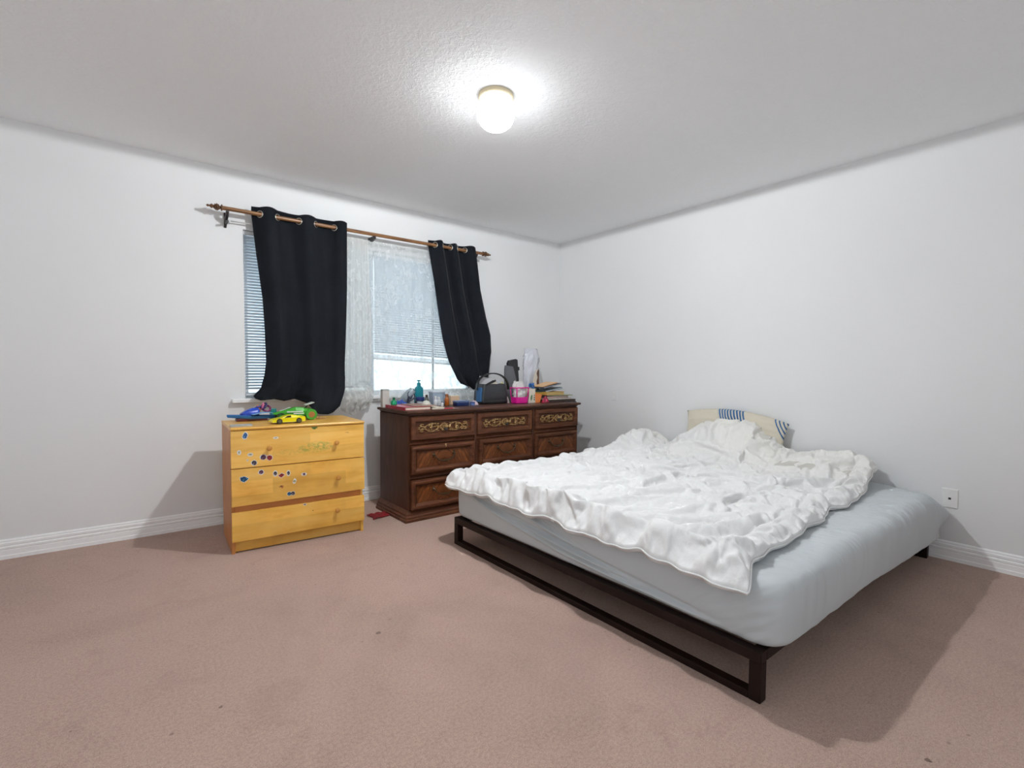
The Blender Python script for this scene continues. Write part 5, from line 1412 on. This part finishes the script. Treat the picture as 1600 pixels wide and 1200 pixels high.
obj('block', MB().box(-0.018, -0.02, 0, 0.018, 0.02, 0.072), glossy('teal_block', 40, 140, 134, 0.4), t, bev=0.003)
# card booklet, front left
t = thing('booklet', 'pale grey-blue booklet lying at the front left corner of the yellow dresser', 'booklet', (0.548, 3.255, YZ), -0.08)
obj('pages', MB().box(-0.056, -0.036, 0.0, 0.054, 0.036, 0.005), plain('white_booklet_pages', rgb(206, 208, 206), .7), t)
obj('cover', MB().box(-0.058, -0.038, 0.005, 0.056, 0.038, 0.0075), plain('grey_blue_cover', rgb(168, 176, 178), .4, var=.15, scale=30), t)

def wheel(parent, x, y, z, r, w, mt, mh, hubr=0.5):
    wl = obj('wheel', MB().lathe([(r*0.55, -w/2), (r*0.9, -w/2), (r, -w*0.32), (r, w*0.32), (r*0.9, w/2), (r*0.55, w/2)], 20, (0, 0, 0), 'y'), mt, parent, smooth='auto', loc=(x, y, z))
    obj('hub', MB().lathe([(r*hubr*1.05, -w*0.54), (r*hubr, -w*0.50), (r*hubr, w*0.50), (r*hubr*1.05, w*0.54)], 14, (0, 0, 0), 'y'), mh, wl, smooth='auto')
    return wl
# yellow sports car
t = thing('toy_car', 'yellow toy sports car with dark wheels at the front of the yellow dresser', 'toy car', (0.810, 3.285, YZ), 0.02)
M_YEL = glossy('bright_yellow_paint', 238, 224, 10, 0.2, var=.02)
side = [(-0.098, 0.010), (-0.100, 0.018), (-0.092, 0.026), (-0.050, 0.034), (-0.020, 0.046), (0.010, 0.052), (0.045, 0.050), (0.075, 0.043), (0.092, 0.044), (0.098, 0.036), (0.099, 0.016), (0.094, 0.010)]
lower = [(-0.098, 0.010), (-0.100, 0.018), (-0.092, 0.026), (-0.050, 0.034), (-0.010, 0.036), (0.045, 0.038), (0.075, 0.040), (0.092, 0.042), (0.098, 0.036), (0.099, 0.016), (0.094, 0.010)]
m = MB(); nn = len(lower)
L = []
for yy, sc_, zz in ((-0.043, 0.95, 0.003), (-0.045, 0.985, 0.0), (-0.036, 1.0, 0.0), (0.036, 1.0, 0.0), (0.045, 0.985, 0.0), (0.043, 0.95, 0.003)):
    L.append([(x*sc_, yy, max(0.010, z_*1.0-zz)) for x, z_ in lower])
obj('body', m.rings(L), M_YEL, t, smooth='auto', bev=0.002)
cab = [(-0.046, 0.032), (-0.018, 0.046), (0.010, 0.0515), (0.040, 0.050), (0.074, 0.040)]
L = [[(x, yy, z_) for x, z_ in cab]+[(0.06, yy, 0.030), (-0.03, yy, 0.030)] for yy in (-0.036,)]
m = MB(); L = []
for yy, k in ((-0.037, 0.0), (-0.030, 1.0), (0.030, 1.0), (0.037, 0.0)):
    L.append([(x, yy, 0.032+(z_-0.032)*k if k else 0.034) for x, z_ in cab]+[(0.06, yy, 0.030), (-0.03, yy, 0.030)])
obj('roof', m.rings(L), M_YEL, t, bev=0.001)
M_DKW = glossy('dark_window_plastic', 60, 46, 30, 0.15)
for sy in (-1, 1):
    o = [(-0.026, 0.038), (-0.008, 0.047), (0.012, 0.049), (0.014, 0.040)]
    yo = 0.0345*sy
    obj('side_window', MB().add([(x, yo*(1.06-0.25*(z_-0.038)/0.012*0.3), z_) for x, z_ in o]+[(x, yo*1.12, z_-0.001) for x, z_ in o], [(0, 1, 2, 3), (7, 6, 5, 4), (0, 1, 5, 4), (1, 2, 6, 5), (2, 3, 7, 6), (3, 0, 4, 7)]), M_DKW, t)
M_TYRE = glossy('black_toy_tyre', 26, 26, 26, 0.5); M_HUB = glossy('grey_hub', 84, 80, 60, 0.3)
for x in (-0.056, 0.058):
    for yy in (-0.041, 0.041): wheel(t, x, yy, 0.0165, 0.0165, 0.012, M_TYRE, M_HUB, 0.6)
obj('headlamp', MB().ball((-0.086, -0.034, 0.024), 0.005, 8, 6), glossy('lamp_grey', 120, 118, 60, 0.2), t, smooth=True)
# green buggy
t = thing('toy_buggy', 'lime green toy racing buggy with big wheels and a rear wing, behind the yellow car', 'toy car', (0.905, 3.470, YZ), -0.10)
M_GRN = glossy('lime_green_plastic', 62, 158, 44, 0.25, var=.1); M_DGR = glossy('dark_green_plastic', 22, 62, 26, 0.4, var=.1); M_WHT = glossy('white_decal_plastic', 216, 226, 214, 0.3, var=.03)
m = MB()
L = [[(x, y*w1, z0+h1*zz) for y, zz in ((-1, 0), (1, 0), (1, 0.6), (0.6, 1), (-0.6, 1), (-1, 0.6))] for x, w1, z0, h1 in ((-0.135, 0.010, 0.040, 0.010), (-0.10, 0.020, 0.034, 0.024), (-0.05, 0.028, 0.030, 0.042), (0.0, 0.032, 0.030, 0.055), (0.05, 0.032, 0.030, 0.052), (0.085, 0.024, 0.034, 0.036))]
obj('body', m.rings(L), M_GRN, t, bev=0.002)
obj('chassis', MB().box(-0.10, -0.028, 0.018, 0.10, 0.028, 0.034), M_DGR, t, bev=0.003)
obj('stripe', MB().box(-0.055, -0.0345, 0.052, 0.045, -0.031, 0.060).box(-0.015, -0.0350, 0.040, 0.050, -0.032, 0.047), M_WHT, t)
obj('stripe', MB().rings([[(-0.095, -0.012, 0.060), (-0.095, 0.012, 0.060), (-0.095, 0.012, 0.062), (-0.095, -0.012, 0.062)], [(-0.03, -0.016, 0.082), (-0.03, 0.016, 0.082), (-0.03, 0.016, 0.084), (-0.03, -0.016, 0.084)]]), M_WHT, t)
wg = obj('rear_wing', MB().rings([[(0.058, yy, 0.098), (0.115, yy, 0.116), (0.116, yy, 0.112), (0.060, yy, 0.094)] for yy in (-0.040, 0.040)]), M_WHT, t, bev=0.002)
obj('wing_post', MB().tube([(0.060, -0.012, 0.070), (0.080, -0.012, 0.102)], 0.003, 6).tube([(0.060, 0.012, 0.070), (0.080, 0.012, 0.102)], 0.003, 6), M_DGR, wg)
M_ORH = glossy('brown_orange_hub', 150, 100, 40, 0.4)
for yy in (-0.052, 0.052): wheel(t, 0.092, yy, 0.036, 0.036, 0.026, M_GRN, M_ORH, 0.55)
for yy in (-0.046, 0.046): wheel(t, -0.092, yy, 0.026, 0.026, 0.020, M_DGR, M_GRN, 0.5)
t = thing('toy_figure', 'tiny tan toy figure lying by the hem of the left black curtain', 'toy', (1.055, 3.42, YZ))
obj('torso', MB().tube([(-0.015, 0, 0.006), (0.016, 0.004, 0.007)], [0.006, 0.005], 8).tube([(0.016, 0.004, 0.006), (0.034, 0.0, 0.004)], 0.0032, 6).tube([(-0.004, 0, 0.008), (-0.010, -0.004, 0.020)], 0.0028, 6), glossy('tan_toy_plastic', 188, 146, 100, 0.5), t, smooth=True)
obj('head', MB().ball((-0.023, 0, 0.008), 0.0065, 10, 8), glossy('tan_toy_plastic', 188, 146, 100, 0.5), t, smooth=True)

# ------------------------------------------------------------------ red cloth on the carpet
N = Noise2(61)
t = thing('red_cloth', 'small dark red cloth scrap on the carpet between the two dressers', 'cloth', (1.455, 3.42, 0.0))
n = 26; P = np.zeros((n, n, 3))
for i in range(n):
    for j in range(n):
        a, b = i/(n-1), j/(n-1)
        x = -0.065+0.145*a+0.02*b; y = -0.075+0.13*b+0.03*a*(1-b)
        x += 0.012*math.sin(5*b); P[i, j] = (x, y, 0)
P[..., 2] = 0.008+0.010*np.abs(N(P[..., 0]*22, P[..., 1]*22))
m = MB().grid(P); o = obj('fabric', m, plain('dark_red_cloth', rgb(128, 18, 26), .8, var=.15, scale=30), t, smooth=True)
o.modifiers.new('s', 'SOLIDIFY').thickness = 0.006
